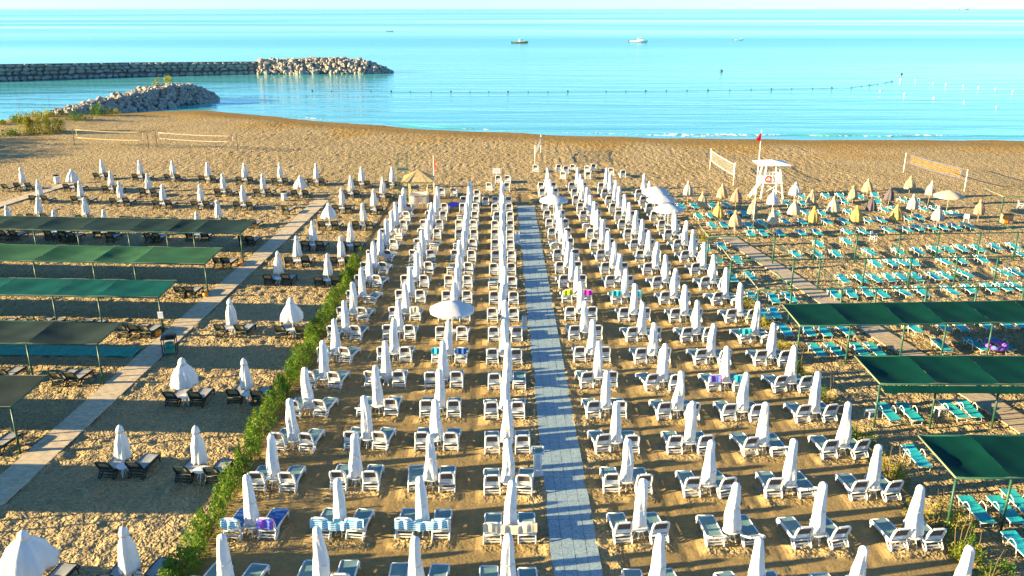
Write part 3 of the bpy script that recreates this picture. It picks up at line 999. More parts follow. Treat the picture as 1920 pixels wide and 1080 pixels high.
# ------------------------------------------------------------------ shade pavilions
def pavilion(label, xs, y0, depth, slope, fabric, zf=2.35, zb=2.45, side=1, bays=None, pale=False, valance=False, skew=0.0):
    """posts at xs (front row, along X); y0 = front line at xs[0]; slope = dy/dx of the row"""
    fy = lambda x: y0 + (x - xs[0]) * slope
    by = lambda x: fy(x) + depth
    root = empty('shade_pavilion', (xs[0], y0, 0))
    ox, oy = xs[0], y0
    pm = 'green_metal'
    for x in xs:
        for yy, zz in ((fy(x), zf),):
            o = link('post', MB().tube([(0, 0, -.1), (0, 0, zz)], .055 if fabric else .07, 8).mesh('post', pm, True), root, (x - ox, yy - oy, 0))
    tm = 'pale_green_metal' if pale else 'green_metal'
    for yf, zz in ((fy, zf), (by, zb))[:2 if fabric else 1]:
        link('beam', MB().tube([(x - ox, yf(x) - oy, zz + .05) for x in xs], .045, 6).mesh('beam', pm, True), root)
    for k, x in enumerate(xs):
        link('rafter', MB().tube([(x - ox, fy(x) - oy, zf + .06), (x - ox, by(x) - oy, zb + .06)], .04, 6).mesh('rafter', tm if k == 0 else pm, True), root)
    if fabric:
        for i in range(len(xs) - 1):
            if bays is not None and i not in bays:
                continue
            xa, xb = xs[i], xs[i + 1]
            rs = random.Random(int(y0 * 10) + i)
            sag = rs.uniform(.06, .24)
            tilt = rs.uniform(-.05, .05)

            def fn(u, v, xa=xa, xb=xb, sag=sag, tilt=tilt):
                x = xa + (xb - xa) * (.004 + .992 * u)
                y = fy(x) + .04 + (depth - .06) * v
                zz = zf + (zb - zf) * v + .105 - sag * math.sin(math.pi * u) * (.35 + .65 * math.sin(math.pi * v)) + tilt * (v - .5) * (u - .5) + .018 * math.sin(9 * u + 4 * v + i * 2) * math.sin(math.pi * u) + .012 * math.sin(17 * v - 6 * u + i) * math.sin(math.pi * v)
                return (x - ox, y - oy, zz)
            pn = link('fabric_panel', MB().grid(fn, 16, 12, (0, 0, .012)).mesh('fabric_panel', 'fabric_' + fabric, True), root)
            lc = MB()
            for v in (0, 1):
                lc.tube([Vector(fn(u / 6, v)) + Vector((0, -.03 if v == 0 else .03, 0)) for u in range(7)], .012, 4)
            link('lacing', lc.mesh('lacing', 'grey_cord'), pn)
            if valance:
                def fv(u, v, xa=xa, xb=xb):
                    x = xa + (xb - xa) * u
                    return (x - ox + .0, fy(x) - oy - .10 - .55 * v, zf + .02 - .16 * v * (1 - .2 * math.sin(math.pi * u)))
                link('valance', MB().grid(fv, 6, 2, (0, 0, .01)).mesh('valance', 'fabric_' + fabric, True), root)
    tag(root, label, 'pavilion', 'shade pavilions')
    return root


def post_xs(us, v):
    return [G(u, v, 2.35).x for u in us]


# left, from the sea end towards the camera (posts listed from the boardwalk outwards)
pavilion('long shade pavilion with dull green roof on left beach, farthest from camera', [-22.4, -26.4, -28.7, -32.0, -36.4, -40.2, -44, -48, -52, -56, -60], 67.3, 4.1, -.075, 'A')
pavilion('shade pavilion with lighter green roof on left beach, second from sea', [-22.3, -27.6, -30.7, -35.2, -40.3, -44.5, -48.7, -53, -57], 58.5, 4.0, -.065, 'B')
pavilion('shade pavilion with teal green roof on left beach, third from sea', [-22.7, -26.7, -29.7, -33.9, -38.1, -42.3, -46.5, -50.7, -55], 51.1, 3.2, -.05, 'C')
pavilion('shade pavilion with grey green roof on left beach, fourth from sea', [-22.9, -26.9, -31.0, -35.1, -39.2, -43.3, -47.4, -51.5], 43.1, 3.2, -.045, 'D')
pavilion('shade pavilion with dark grey roof at left edge, its corner post beside boardwalk', [-23.3, -27.4, -31.5, -35.6, -39.7, -43.8, -47.9, -52], 35.4, 3.3, -.03, 'E')
pavilion('shade pavilion with dark roof nearest the camera, beyond the left edge', [-24.6, -28.7, -32.8, -36.9, -41, -45.1, -49.2], 28.4, 3.6, -.02, 'F')
# right, nearest first
pavilion('shade pavilion with dark green roof at right edge, nearest the camera', [17.55, 19.75, 22.9, 26.1, 29.3, 32.5, 35.7, 39], 29.2, 3.3, .0, 'R', pale=True)
pavilion('shade pavilion with dark green roof and hanging front strip, right beach', [18.2, 21.0, 24.1, 27.3, 30.5, 33.7, 36.9, 40], 38.0, 3.3, -.01, 'R', pale=True, valance=True)
pavilion('shade pavilion with dark green roof on right beach, third from camera', [16.85, 19.85, 23.1, 25.6, 28.4, 31.6, 34.8, 38, 41.2, 44.4], 46.0, 3.5, .045, 'R', pale=True)
pavilion('bare green pavilion frame without roof, right beach, behind the third green roof', [16.3, 18.5, 21.9, 24.2, 27.6, 31.0, 34.2, 37.5, 41, 44.5], 52.7, 3.6, .035, None, pale=True)
pavilion('bare green pavilion frame without roof, right beach, middle one of three', [16.2, 20.9, 22.9, 26.3, 29.8, 33.3, 36.4, 40, 43.5], 59.6, 3.6, .045, None, pale=True)
pavilion('bare green pavilion frame without roof, right beach, behind the other frames', [16.0, 21.5, 24.9, 28.4, 32.0, 35.3, 38.8, 42, 45.5], 66.3, 3.6, .055, None, pale=True)
p = G(1882, 370, 2.35)
pavilion('small bare green frame by the right edge beyond the umbrellas', [p.x, p.x + 3.6, p.x + 7.2], p.y, 3.6, .02, None, pale=True)


# ------------------------------------------------------------------ towels and things left on loungers
def drape(width, top_z, y_top, drop_f, drop_b, sag, seed):
    """cloth hung over a raised backrest; x along the width"""
    rs = random.Random(seed)
    ph = [rs.uniform(0, 6) for _ in range(4)]

    def fn(i, j):
        x = (i - .5) * width
        s = (j - .5) * 2
        fold = .025 * math.sin(x * 14 + ph[0]) + .02 * math.sin(x * 23 + ph[1])
        g_ = sag * max(0, math.cos(x / width * math.pi)) ** 3
        if s < 0:      # camera side
            y, z = y_top - .09 - .10 * (-s), top_z + .02 - (-s) ** 1.4 * drop_f
        else:
            y, z = y_top - .05 + .33 * s, top_z + .02 - s ** 1.3 * drop_b
        y -= .03 * (1 - s * s)
        return (x, y + fold, z + .03 * (1 - s * s) - g_ + .015 * math.sin(x * 9 + ph[2]))
    return MB().grid(fn, 28, 12, (0, .004, .008))


def towel(c, r, side, matn, label, seed, width=.66, double=False, dropf=.30):
    x, y = BLOCK[(c, r)]
    mb_ = drape(2.1 if double else width, 1.00, -.60 + .14, dropf, .34, .12 if double else 0, seed)
    o = link('towel', mb_.mesh('towel', matn, True), None, (x + (0 if double else side * .70), y, 0))
    return tag(o, label, 'towel')


towel('L3', 1, 0, 'stripe_towel', 'blue and white striped towel across second pair, third column left of walkway', 1, double=True)
towel('L2', 1, 0, 'stripe_towel', 'blue and white striped towel across second pair, second column left of walkway', 2, double=True)
towel('L1', 1, 0, 'beige_towel', 'beige towel stretched across second pair beside the paved walkway', 3, double=True)
towel('L4', 1, 1, 'purple_towel', 'colourful clothes heaped on lounger beside the hedge near bottom left', 4)
towel('L4', 1, -1, 'stripe_towel', 'pale striped towel on lounger beside the hedge near bottom left', 5)
towel('L2', 6, -1, 'stripe_towel_x', 'light blue striped towel on left lounger below the open umbrella', 6)
towel('L2', 6, 1, 'blue_cloth', 'dark blue towel on right lounger below the open umbrella', 7)
towel('L3', 8, 1, 'beige_towel', 'tan towel on lounger left of the open umbrella', 8)
towel('R1', 9, -1, 'lime_towel', 'lime green towel on lounger just right of the walkway', 9)
towel('R1', 9, 1, 'magenta_towel', 'magenta towel on lounger right of the lime green one', 10)
towel('R2', 9, -1, 'teal_towel', 'teal towel on left lounger in second column right of walkway', 11)
towel('R2', 9, 1, 'teal_towel', 'dark teal towel on right lounger in second column right of walkway', 12)
towel('R3', 5, -1, 'purple_towel', 'blue and purple towel on lounger in third column right of walkway', 13)
towel('R3', 5, 1, 'teal_towel', 'turquoise towel on lounger in third column right of walkway', 14)
towel('R4', 7, -1, 'teal_towel', 'turquoise towel on lounger in fourth column right of walkway', 15)
towel('L4', 14, 1, 'beige_towel', 'pale beige towel on a far lounger near the kiosk', 16)
# dark blue mattresses on the second pair by the hedge
x, y = BLOCK[('L4', 1)]
for s, nm in ((-1, 'left'), (1, 'right')):
    b = MB().grid(lambda i, j: ((i - .5) * .60, -.3 + j * 1.36, .455 + .01 * math.sin(j * 30)), 6, 20, (0, 0, .05))
    tag(link('seat_pad', b.mesh('seat_pad', 'blue_cloth', True), None, (x + s * .70, y + .14, 0), (0, 0, -.16)),
        'dark blue pad on %s lounger of second pair beside the hedge' % nm, 'pad')


# ------------------------------------------------------------------ vegetation
def leaf_cloud(n, fn, size, seed, matn):
    rs = random.Random(seed)
    vs, fs = [], []
    for _ in range(n):
        x, y, z = fn(rs)
        s = size * rs.uniform(.6, 1.4)
        a_, b_ = rs.uniform(0, 6.28), rs.gauss(.5, .5)
        d1 = Vector((math.cos(a_) * math.cos(b_), math.sin(a_) * math.cos(b_), math.sin(b_))) * s
        d2 = Vector((-math.sin(a_), math.cos(a_), rs.uniform(-.5, .5))) * s * .42
        p = Vector((x, y, z))
        o = len(vs)
        vs += [p - d1 * .5, p + d2 * .5, p + d1 * .5, p - d2 * .5]
        fs.append((o, o + 1, o + 2, o + 3))
    m_ = MB().add(vs, fs)
    return m_.mesh('foliage', matn)


# clipped but shaggy hedge along the left side of the block
hx = lambda y: -12.15 + DRIFT * (y - 25)
HY0, HY1 = 24.5, 66.5
rsH = random.Random(5)
clumps = []
yy = HY0
while yy < HY1:
    yy += rsH.uniform(.20, .46)
    clumps.append((hx(yy) + rsH.gauss(0, .20), yy, rsH.uniform(.26, .56), rsH.uniform(.7, 1.55)))


def hedge_pt(rs):
    cx, cy, rr, hh = clumps[rs.randrange(len(clumps))]
    th, ph = rs.uniform(0, 6.28), rs.uniform(0, 1.57)
    q = rs.uniform(.72, 1.03)
    return (cx + rr * q * math.cos(th) * math.cos(ph), cy + rr * q * math.sin(th) * math.cos(ph), .03 + (hh - .03) * q * math.sin(ph))


hd = empty('hedge', (-12.4, 45, 0))
f1 = link('foliage', leaf_cloud(46000, hedge_pt, .105, 1, 'leaf'), hd, (12.4, -45, 0))
f2 = link('foliage', leaf_cloud(7000, hedge_pt, .11, 2, 'leaf_bright'), hd, (12.4, -45, 0))
st = MB()
for cx, cy, rr, hh in clumps:
    st.tube([(cx, cy, 0), (cx + rsH.uniform(-.1, .1), cy, hh * .5), (cx + rsH.uniform(-.25, .25), cy + rsH.uniform(-.2, .2), hh * .85)], [.02, .015, .006], 4)
link('stems', st.mesh('stems', 'twig'), hd, (12.4, -45, 0))['kind'] = 'stuff'
tag(hd, 'long shaggy green hedge between white lounger block and left beach', 'hedge')


def shrub(u, v, w, h, label, kind='leaf_bright', n=None, z0=0.0, tall=0):
    p = G(u, v, 0)
    rs0 = random.Random(int(u * 7 + v))
    lobes = [(rs0.gauss(0, w * .28), rs0.gauss(0, w * .28), rs0.uniform(.35, .6) * w * .6, rs0.uniform(.5, 1) * h) for _ in range(7)]

    def pt(rs):
        cx, cy, rr, hh = lobes[rs.randrange(len(lobes))]
        th, q, t = rs.uniform(0, 6.28), math.sqrt(rs.random()), rs.random()
        return (cx + rr * q * math.cos(th) * (1 - .5 * t), cy + rr * q * math.sin(th) * (1 - .5 * t), .02 + hh * t)
    o = empty('shrub', (p.x, p.y, z0))
    link('foliage', leaf_cloud(n or int(420 * w * (h + .4)), pt, .10 if p.y < 80 else .28, int(u + v), kind), o)
    s_ = MB()
    for cx, cy, rr, hh in lobes:
        s_.tube([(cx * .3, cy * .3, 0), (cx, cy, hh * .6), (cx + rs0.uniform(-.1, .1), cy, hh * .95)], [.022, .014, .005], 4)
    for k in range(tall):
        x_ = rs0.uniform(-.4, .4) * w
        s_.tube([(x_ * .5, 0, 0), (x_, rs0.uniform(-.1, .1), h * .9), (x_ + rs0.uniform(-.15, .15), 0, h * 1.55)], [.02, .014, .006], 4)
    link('stems', s_.mesh('stems', 'twig'), o)['kind'] = 'stuff'
    return tag(o, label, 'shrub', 'shrubs')


shrub(1317, 432 + 20, 1.0, .9, 'small green shrub at the sea end of right block edge')
shrub(1343, 470 + 22, 1.0, .8, 'yellow green shrub beside a bare frame, near teal loungers')
shrub(1368, 512 + 12, 1.1, .8, 'yellow green shrub left of the middle bare frame')
shrub(1398, 555 + 20, 1.3, .9, 'yellow green shrub left of the lowest bare frame')
shrub(1425, 610, 1.2, .8, 'yellow green shrub left of the teal loungers under green roof')
shrub(1462, 655, 1.1, .7, 'low green shrub by the corner post of third green roof')
shrub(1497, 702, .9, 1.1, 'slender green shrub at end of a white lounger row', 'leaf', tall=2)
shrub(1512, 712, 1.0, .6, 'low yellow green shrub beside the slender one')
shrub(1548, 752, 1.2, 1.0, 'green shrub beside white loungers, left of the hanging strip roof', 'leaf', tall=2)
shrub(1608, 830, 1.4, 1.0, 'green shrub between white loungers and the post of strip roof', 'leaf', tall=1)
shrub(1672, 893, 1.5, 1.0, 'bushy green shrub with tall bare stalks by teal loungers', 'leaf_bright', tall=5)
shrub(1755, 985, 1.7, 1.1, 'bushy yellow green shrub by the nearest right corner post', 'leaf_bright', tall=2)
shrub(1795, 1035, 1.1, 1.1, 'slender green shrub below the nearest right corner post', 'leaf', tall=3)
shrub(1818, 1050, 1.0, .9, 'small green shrub beside last umbrella at bottom right', 'leaf_bright', tall=1)
shrub(1855, 1085, 1.4, .8, 'low green shrub cut by the bottom right edge', 'leaf', tall=1)
shrub(57, 252, 3.0, 4.4, 'tall yellow reed clump on left shore near volleyball net', 'leaf_bright', 2600, tall=6)
shrub(98, 250, 2.8, 4.0, 'green and yellow reed clump beside the volleyball net', 'leaf_bright', 2400, tall=5)
shrub(38, 238, 3.4, 2.2, 'low dark green bush on left shore', 'leaf', 2000)
shrub(80, 228, 3.4, 2.4, 'yellow bush at the water edge on left shore', 'leaf_bright', 2000)
shrub(110, 223, 2.8, 1.9, 'grey dry bush at the water edge on left shore', 'leaf_grey', 1400)
shrub(143, 231, 3.2, 2.8, 'small bright green bush below the start of rocky groyne', 'leaf', 1300)
shrub(183, 221, 3.8, 3.0, 'green bush at the foot of rocky groyne', 'leaf', 1500)
shrub(18, 254, 3.0, 1.2, 'low green tuft on the shaded sand at left edge', 'leaf', 700)
shrub(4, 240, 2.5, 1.4, 'low yellow tuft on the shore at left edge', 'leaf_bright', 600)
shrub(215, 218, 2.2, 1.4, 'small yellow tuft among stones of rocky groyne', 'leaf_bright', 500, z0=.4)


# ------------------------------------------------------------------ rock structures
def rock_mesh(seed):
    rs = random.Random(seed)
    import bmesh
    bm = bmesh.new()
    bmesh.ops.create_icosphere(bm, subdivisions=1, radius=.5)
    pl = [(Vector((rs.gauss(0, 1), rs.gauss(0, 1), rs.gauss(0, 1))).normalized(), rs.uniform(.28, .42)) for _ in range(7)]
    for v in bm.verts:
        for n, dd in pl:
            k = v.co.dot(n)
            if k > dd:
                v.co -= n * (k - dd)
        v.co += Vector((rs.uniform(-.03, .03), rs.uniform(-.03, .03), rs.uniform(-.03, .03)))
    m_ = bpy.data.meshes.new('boulder')
    bm.to_mesh(m_); bm.free()
    m_.materials.append(M['stone'])
    return m_


ROCKS = [rock_mesh(i) for i in range(8)]


def ridge(name, path, label, cat, nb, seed, size, nrub):
    """path: list of (x, y, height, half width at water); solid core + boulders"""
    rs = random.Random(seed)
    root = empty(name, (path[0][0], path[0][1], SEA_Z))
    ox, oy = path[0][0], path[0][1]
    core = MB()
    ring = 9
    rows = []
    n = len(path)
    for i, (x, y, h, w) in enumerate(path):
        a_ = Vector(path[max(0, i - 1)][:2]); b_ = Vector(path[min(n - 1, i + 1)][:2])
        t = (b_ - a_).normalized()
        nrm = Vector((t.y, -t.x))
        rows.append((Vector((x, y)), nrm, t, h, w))

    def sect(row, s):
        c, nrm, t, h, w = row
        # s -1..1 across; flat crest between -.25 and .25
        k = min(1, max(0, (1 - abs(s)) / .68))
        q = c + nrm * (s * w)
        return Vector((q.x - ox, q.y - oy, h * k - (0 if abs(s) < 1 else 1.0)))
    core.grid(lambda i, j: sect(rows[min(n - 1, round(j * (n - 1)))], -1 + 2 * i) * 1.0, ring, n - 1)
    link('core', core.mesh('core', 'core'), root)
    # boulders spread over the faces
    seg = [0]
    for i in range(1, n):
        seg.append(seg[-1] + (rows[i][0] - rows[i - 1][0]).length)
    for k in range(nb):
        d_ = rs.uniform(0, seg[-1])
        i = max(j for j in range(n - 1) if seg[j] <= d_)
        f = (d_ - seg[i]) / max(1e-6, seg[i + 1] - seg[i])
        r0, r1 = rows[i], rows[i + 1]
        row = (r0[0].lerp(r1[0], f), r0[1].lerp(r1[1], f), r0[2], r0[3] + (r1[3] - r0[3]) * f, r0[4] + (r1[4] - r0[4]) * f)
        s = rs.choice((rs.uniform(.1, 1.0), rs.uniform(.2, 1.0), rs.uniform(-.4, .4)))
        p_ = sect(row, s)
        sz = size * rs.choice((rs.uniform(.5, .9), rs.uniform(.8, 1.35)))
        link('boulder', ROCKS[rs.randrange(8)], root, (p_.x, p_.y, max(.15, p_.z)), (rs.uniform(0, 6), rs.uniform(0, 6), rs.uniform(0, 6)), (sz * rs.uniform(.9, 1.3), sz, sz * rs.uniform(.6, .9)))
    rub = MB()
    for k in range(nrub):
        d_ = rs.uniform(0, seg[-1])
        i = max(j for j in range(n - 1) if seg[j] <= d_)
        f = (d_ - seg[i]) / max(1e-6, seg[i + 1] - seg[i])
        r0, r1 = rows[i], rows[i + 1]
        row = (r0[0].lerp(r1[0], f), r0[1].lerp(r1[1], f), r0[2], r0[3] + (r1[3] - r0[3]) * f, r0[4] + (r1[4] - r0[4]) * f)
        p_ = sect(row, rs.uniform(-1, 1))
        sz = size * rs.uniform(.35, .7)
        mt = Matrix.Rotation(rs.uniform(0, 6), 3, 'X') @ Matrix.Rotation(rs.uniform(0, 6), 3, 'Z')
        me_ = ROCKS[rs.randrange(8)]
        rub.add([mt @ (v.co * sz) + p_ for v in me_.vertices], [tuple(q.vertices) for q in me_.polygons])
    link('rubble', rub.mesh('rubble', 'stone'), root)['kind'] = 'stuff'
    return tag(root, label, cat)


# far breakwater: a stone wall with a ledge, ending in a rock mound
def far_wall():
    rs = random.Random(77)
    A, B = Vector((-270, 196)), Vector((-152, 256))
    pts = [Vector((-300, 178)), Vector((-152, 256)), Vector((-119.7, 273)), Vector((-82, 285))]
    root = empty('stone_breakwater', (-152, 256, SEA_Z))
    core = MB()
    hts = [4.9, 4.8, 4.3, 3.9]

    def frame(i):
        a_, b_ = pts[max(0, i - 1)], pts[min(3, i + 1)]
        t = (b_ - a_).normalized()
        return t, Vector((-t.y, t.x))
    prof = [(0, -1.5), (0, 1.45), (1.0, 1.5), (1.05, 9), (2.6, 9), (5.0, 2.0), (8, -2)]

    def fn(i, j):
        k = round(j * 3)
        t, nr = frame(k)
        o_, z_ = prof[round(i * (len(prof) - 1))]
        z_ = hts[k] if z_ == 9 else z_
        q = pts[k] + nr * o_
        return (q.x + 152, q.y - 256, z_)
    core.grid(fn, len(prof) - 1, 3)
    link('core', core.mesh('core', 'core'), root)
    # courses of fitted stones on the camera face
    for k in (0, 1, 2):
        p0, p1 = pts[k], pts[k + 1]
        t = (p1 - p0).normalized(); nr = Vector((-t.y, t.x)); ang = math.atan2(t.y, t.x)
        Ls = (p1 - p0).length
        d0 = max(0, Ls - 34) if k == 0 else 0
        for z, off, hh in ((.55, -.10, 1.15), (1.95, .92, 1.15), (3.0, .98, 1.1), (3.95, 1.1, .95)):
            d_ = d0
            while d_ < Ls - .6:
                w = rs.uniform(1.4, 2.9)
                q = p0 + t * (d_ + w / 2) + nr * (off + rs.uniform(-.12, .08))
                hloc = hts[k] + (hts[k + 1] - hts[k]) * d_ / Ls
                zz = z * hloc / 4.5 + rs.uniform(-.12, .12)
                link('boulder', ROCKS[rs.randrange(8)], root, (q.x + 152, q.y - 256, zz), (rs.choice((0, 3.14)) + rs.uniform(-.2, .2), rs.uniform(-.25, .25), ang), (w * 1.22, 1.5, hh * rs.uniform(1.1, 1.45)))
                d_ += w
    # mooring posts along the ledge
    for u in (108, 185, 298, 470):
        q = G(u, 139.5, 1.2)
        link('mooring_post', MB().tube([(0, 0, 0), (0, 0, 1.9)], .10, 6).mesh('mooring_post', 'core'), root, (q.x + 152, float(np.interp(q.x, [-152, -119.7, -82], [256, 273, 285])) + .45 - 256, 1.4))
    tag(root, 'long stone breakwater wall with a lower ledge, at left across the water', 'breakwater')


far_wall()
ridge('rock_mound', [(-84, 287.5, 3.9, 5.2), (-76, 289, 4.0, 6.2), (-66, 290.5, 4.3, 7.0), (-56, 291, 4.2, 7.2), (-49, 291, 3.4, 6.5), (-44, 291, 1.8, 4.5), (-40.5, 290.5, .4, 2.0)],
      'rock mound forming the head of the far breakwater', 'breakwater', 290, 9, 2.1, 1100)
ridge('rock_groyne', [(-91, 170, .6, 3), (-88, 175, 1.5, 4.6), (-84.5, 181, 2.3, 5.8), (-81.5, 186.5, 3.0, 6.6), (-78.5, 192, 3.7, 7.0), (-76, 196.5, 3.8, 6.8), (-74, 200, 3.0, 5.6), (-72.3, 203, 1.6, 3.8), (-71, 205.2, .2, 1.6)],
      'short rock groyne beside the sandy spit at left, nearest the beach', 'groyne', 290, 10, 1.6, 1500)
shrub(316, 180, 3.6, 1.6, 'yellow bush growing on top of the rock groyne', 'leaf_bright', 900, z0=3.3)
shrub(298, 186, 2.6, 1.1, 'small dry bush on the rock groyne left of the yellow one', 'leaf_bright', 500, z0=2.9)


# ------------------------------------------------------------------ boats and buoys
def boat(u, v, length, label, hullm, name='motor_boat', cabin=True, rz=0.0, stripe=None):
    p = G(u, v, SEA_Z)
    root = empty(name, (p.x, p.y, SEA_Z), rz)
    L_, B_ = length, length * .30

    def hull(i, j):
        x = -L_ / 2 + L_ * i
        k = (1 - max(0, (i - .45) / .55) ** 2.2) * (.82 + .18 * min(1, i * 4))
        s = -1 + 2 * j
        zt = .085 * L_ + .05 * L_ * i ** 2
        d_ = abs(s)
        if d_ > .5:
            return (x + (L_ * .04 * i if d_ > .9 else 0), math.copysign(B_ / 2 * k * (.75 + .25 * (d_ - .5) * 2), s), -.1 + (zt + .1) * (d_ - .5) * 2)
        return (x * .96, s * B_ * .75 * k, -.35 + .25 * d_ * 2)
    h = link('hull', MB().grid(hull, 12, 8).mesh('hull', hullm, True), root)
    dk = MB().grid(lambda i, j: (-L_ / 2 + L_ * i * .98, (j - .5) * B_ * .95 * ((1 - max(0, (i - .45) / .55) ** 2.2) * (.82 + .18 * min(1, i * 4))), .075 * L_ + .045 * L_ * i ** 2), 10, 2)
    link('deck', dk.mesh('deck', 'hull_white'), root)
    if stripe:
        link('boot_stripe', MB().tube([(-L_ / 2, -B_ * .40, .10), (0, -B_ * .49, .12), (L_ * .25, -B_ * .43, .16), (L_ * .47, -B_ * .06, .25)], .09 * L_ / 8, 5).mesh('boot_stripe', stripe), root)
    if cabin:
        cb = link('cabin', MB().box((L_ * .08, 0, L_ * .13), (L_ * .26, B_ * .6, L_ * .09)).box((L_ * .24, 0, L_ * .125), (L_ * .12, B_ * .5, L_ * .05), ry=.35).mesh('cabin', 'hull_white'), root)
        link('windscreen', MB().box((L_ * .12, 0, L_ * .19), (L_ * .10, B_ * .55, L_ * .05), ry=-.5).mesh('windscreen', 'glass'), cb)
        tp_ = MB()
        for sx, sy in ((-.06, -1), (-.06, 1), (.12, -1), (.12, 1)):
            tp_.tube([(L_ * sx, sy * B_ * .25, L_ * .15), (L_ * sx, sy * B_ * .25, L_ * .26)], .03, 4)
        tp_.box((L_ * .03, 0, L_ * .265), (L_ * .26, B_ * .62, .05))
        link('sunshade', tp_.mesh('sunshade', 'hull_white'), root)
    link('outboard_motor', MB().box((-L_ * .52, 0, L_ * .06), (L_ * .05, B_ * .2, L_ * .12)).box((-L_ * .525, 0, -.1), (L_ * .02, B_ * .06, .5)).mesh('outboard_motor', 'hull_dark'), root)
    for s in (-1, 1):
        link('bow_rail', MB().tube([(L_ * .2, s * B_ * .40, L_ * .09), (L_ * .25, s * B_ * .38, L_ * .16), (L_ * .44, s * B_ * .10, L_ * .18), (L_ * .47, 0, L_ * .17)], .025, 4).mesh('bow_rail', 'white_metal'), root)
    return tag(root, label, 'boat', 'boats on the sea')


boat(975, 81, 10.0, 'small boat with yellow hull, leftmost of the three nearer boats', 'hull_yellow', rz=.15, stripe='hull_dark')
boat(1197, 79.5, 11.5, 'white and blue motor boat, middle one of the three nearer boats', 'hull_white', rz=-.12, stripe='hull_blue')
boat(1384, 75.5, 6.6, 'small white boat with dark motor, right one of the three', 'hull_white', rz=.05, cabin=False)
boat(731, 59, 6.5, 'tiny white boat far out above the rock mound', 'hull_white', rz=.2, cabin=False)
boat(1808, 18.4, 260, 'distant ship on the horizon at right', 'hull_white', name='distant_ship', cabin=True)

BL = MB().lathe([(.05, -.25), (.22, -.18), (.30, 0), (.22, .2), (.08, .27), (.05, .34)], 10)
BUOY = {k: BL.mesh('buoy', 'buoy_' + k, True) for k in ('dark', 'white', 'pink')}
bl = [(585, 171), (621, 171.5), (695, 172), (733, 172.3), (769, 172.8), (808, 172.9), (845, 172.8), (881, 173), (916, 173), (952, 173), (990, 173), (1027, 173), (1064, 172.4), (1136, 171.8),
      (1173, 171.5), (1210, 171.2), (1249, 170.8), (1288, 170.2), (1327, 169.8), (1368, 169.4), (1408, 168.8), (1446, 168), (1484, 167), (1523, 166.2), (1559, 165.6), (1596, 164.8), (1615, 162), (1630, 160),
      (1645, 158), (1660, 155.5), (1672, 153)]
rp = []
for i, (u, v) in enumerate(bl):
    p = G(u, v, SEA_Z)
    rp.append((p.x, p.y, SEA_Z + .02))
    inst('buoy', BUOY['dark'], (p.x, p.y, SEA_Z + .05), 0, 'dark float on the swimming rope, %s from the rock mound' % (ORD[i + 1] if i < 30 else 'thirty-first'), 'buoy', 'floats on the swimming rope', sc=(.75 if i % 3 else 1.1) * (.8 if i > 25 else 1))
tag(link('buoy_rope', MB().tube(rp, .018, 4).mesh('buoy_rope', 'buoy_dark')), 'long thin rope carrying dark floats off the beach', 'rope')
wb = [(1651, 170.5, 'pink'), (1696, 176.5, 'white'), (1751, 184, 'white'), (1808, 191.5, 'white'), (1869, 201.5, 'pink'), (1717, 150.5, 'pink'), (1750, 156, 'pink'), (1774, 158, 'white'), (1807, 160.5, 'pink'),
      (1835, 163.5, 'white'), (1867, 167, 'pink'), (1899, 171.5, 'white')]
for i, (u, v, k) in enumerate(wb):
    p = G(u, v, SEA_Z)
    line = 'near line' if i < 5 else 'far line'
    inst('buoy', BUOY[k], (p.x, p.y, SEA_Z + .05), 0, '%s float at right, %s in the %s of the boat lane' % (k, ORD[i + 1 if i < 5 else i - 4], line), 'buoy', 'floats of the boat lane', sc=.8)
p = G(1689, 150, SEA_Z)
b_ = empty('marker_buoy', (p.x, p.y, SEA_Z))
link('float', BUOY['white'], b_, (0, 0, .1), scale=1.3)
link('top_mark', MB().tube([(0, 0, .5), (0, 0, 1.5)], .07, 6).lathe([(.05, 1.3), (.35, 1.5), (.35, 1.9), (.05, 2.1)], 8).mesh('top_mark', 'hull_dark'), b_)
tag(b_, 'marker buoy with dark top where the float ropes meet', 'buoy')
p = G(1352, 134, SEA_Z)
inst('buoy', BUOY['dark'], (p.x, p.y, SEA_Z), 0, 'lone dark buoy below the small white boat', 'buoy', sc=2.2)


# ------------------------------------------------------------------ volleyball nets
def net(p0, p1, label, zt, zb, tape, cord, postm, inset=0.0, posts=True, posth=None, step=.16, sag=.12, lines=True):
    p0, p1 = Vector(p0), Vector(p1)
    root = empty('volleyball_net', (p0.x, p0.y, 0))
    dv = (p1 - p0)
    L_ = dv.length
    t = dv.normalized()
    ph_ = posth or zt + .1
    if posts:
        for q in (p0, p1):
            po = link('post', MB().tube([(0, 0, -.1), (0, 0, ph_)], .055, 8).mesh('post', postm, True), root, (q.x - p0.x, q.y - p0.y, 0))

    def at(s, z):
        q = t * (inset + (L_ - 2 * inset) * s)
        return Vector((q.x, q.y, z - sag * math.sin(math.pi * s)))
    n = 12
    for z in (zt, zb):
        link('tape', MB().tube([at(i / n, z) for i in range(n + 1)], .042, 5).mesh('tape', tape, True), root)
    for s in (0, 1):
        link('side_tape', MB().tube([at(s, zt), at(s, zb)], .04, 5).mesh('side_tape', tape, True), root)
        if posts and inset > .05:
            e = Vector((0, 0, 0)) if s == 0 else Vector((dv.x, dv.y, 0))
            for z in (zt, zb):
                link('tie', MB().tube([e + Vector((0, 0, z)), at(s, z)], .012, 4).mesh('tie', cord), root)
    nm = MB()
    k = int((L_ - 2 * inset) / step)
    for i in range(1, k):
        nm.tube([at(i / k, zt), at(i / k, zb)], .009, 3)
    m_ = max(2, int((zt - zb) / step))
    for j in range(1, m_):
        z = zb + (zt - zb) * j / m_
        nm.tube([at(i / n, z) for i in range(n + 1)], .009, 3)
    link('mesh', nm.mesh('net_mesh', cord), root)
    return tag(root, label, 'net', 'volleyball nets')


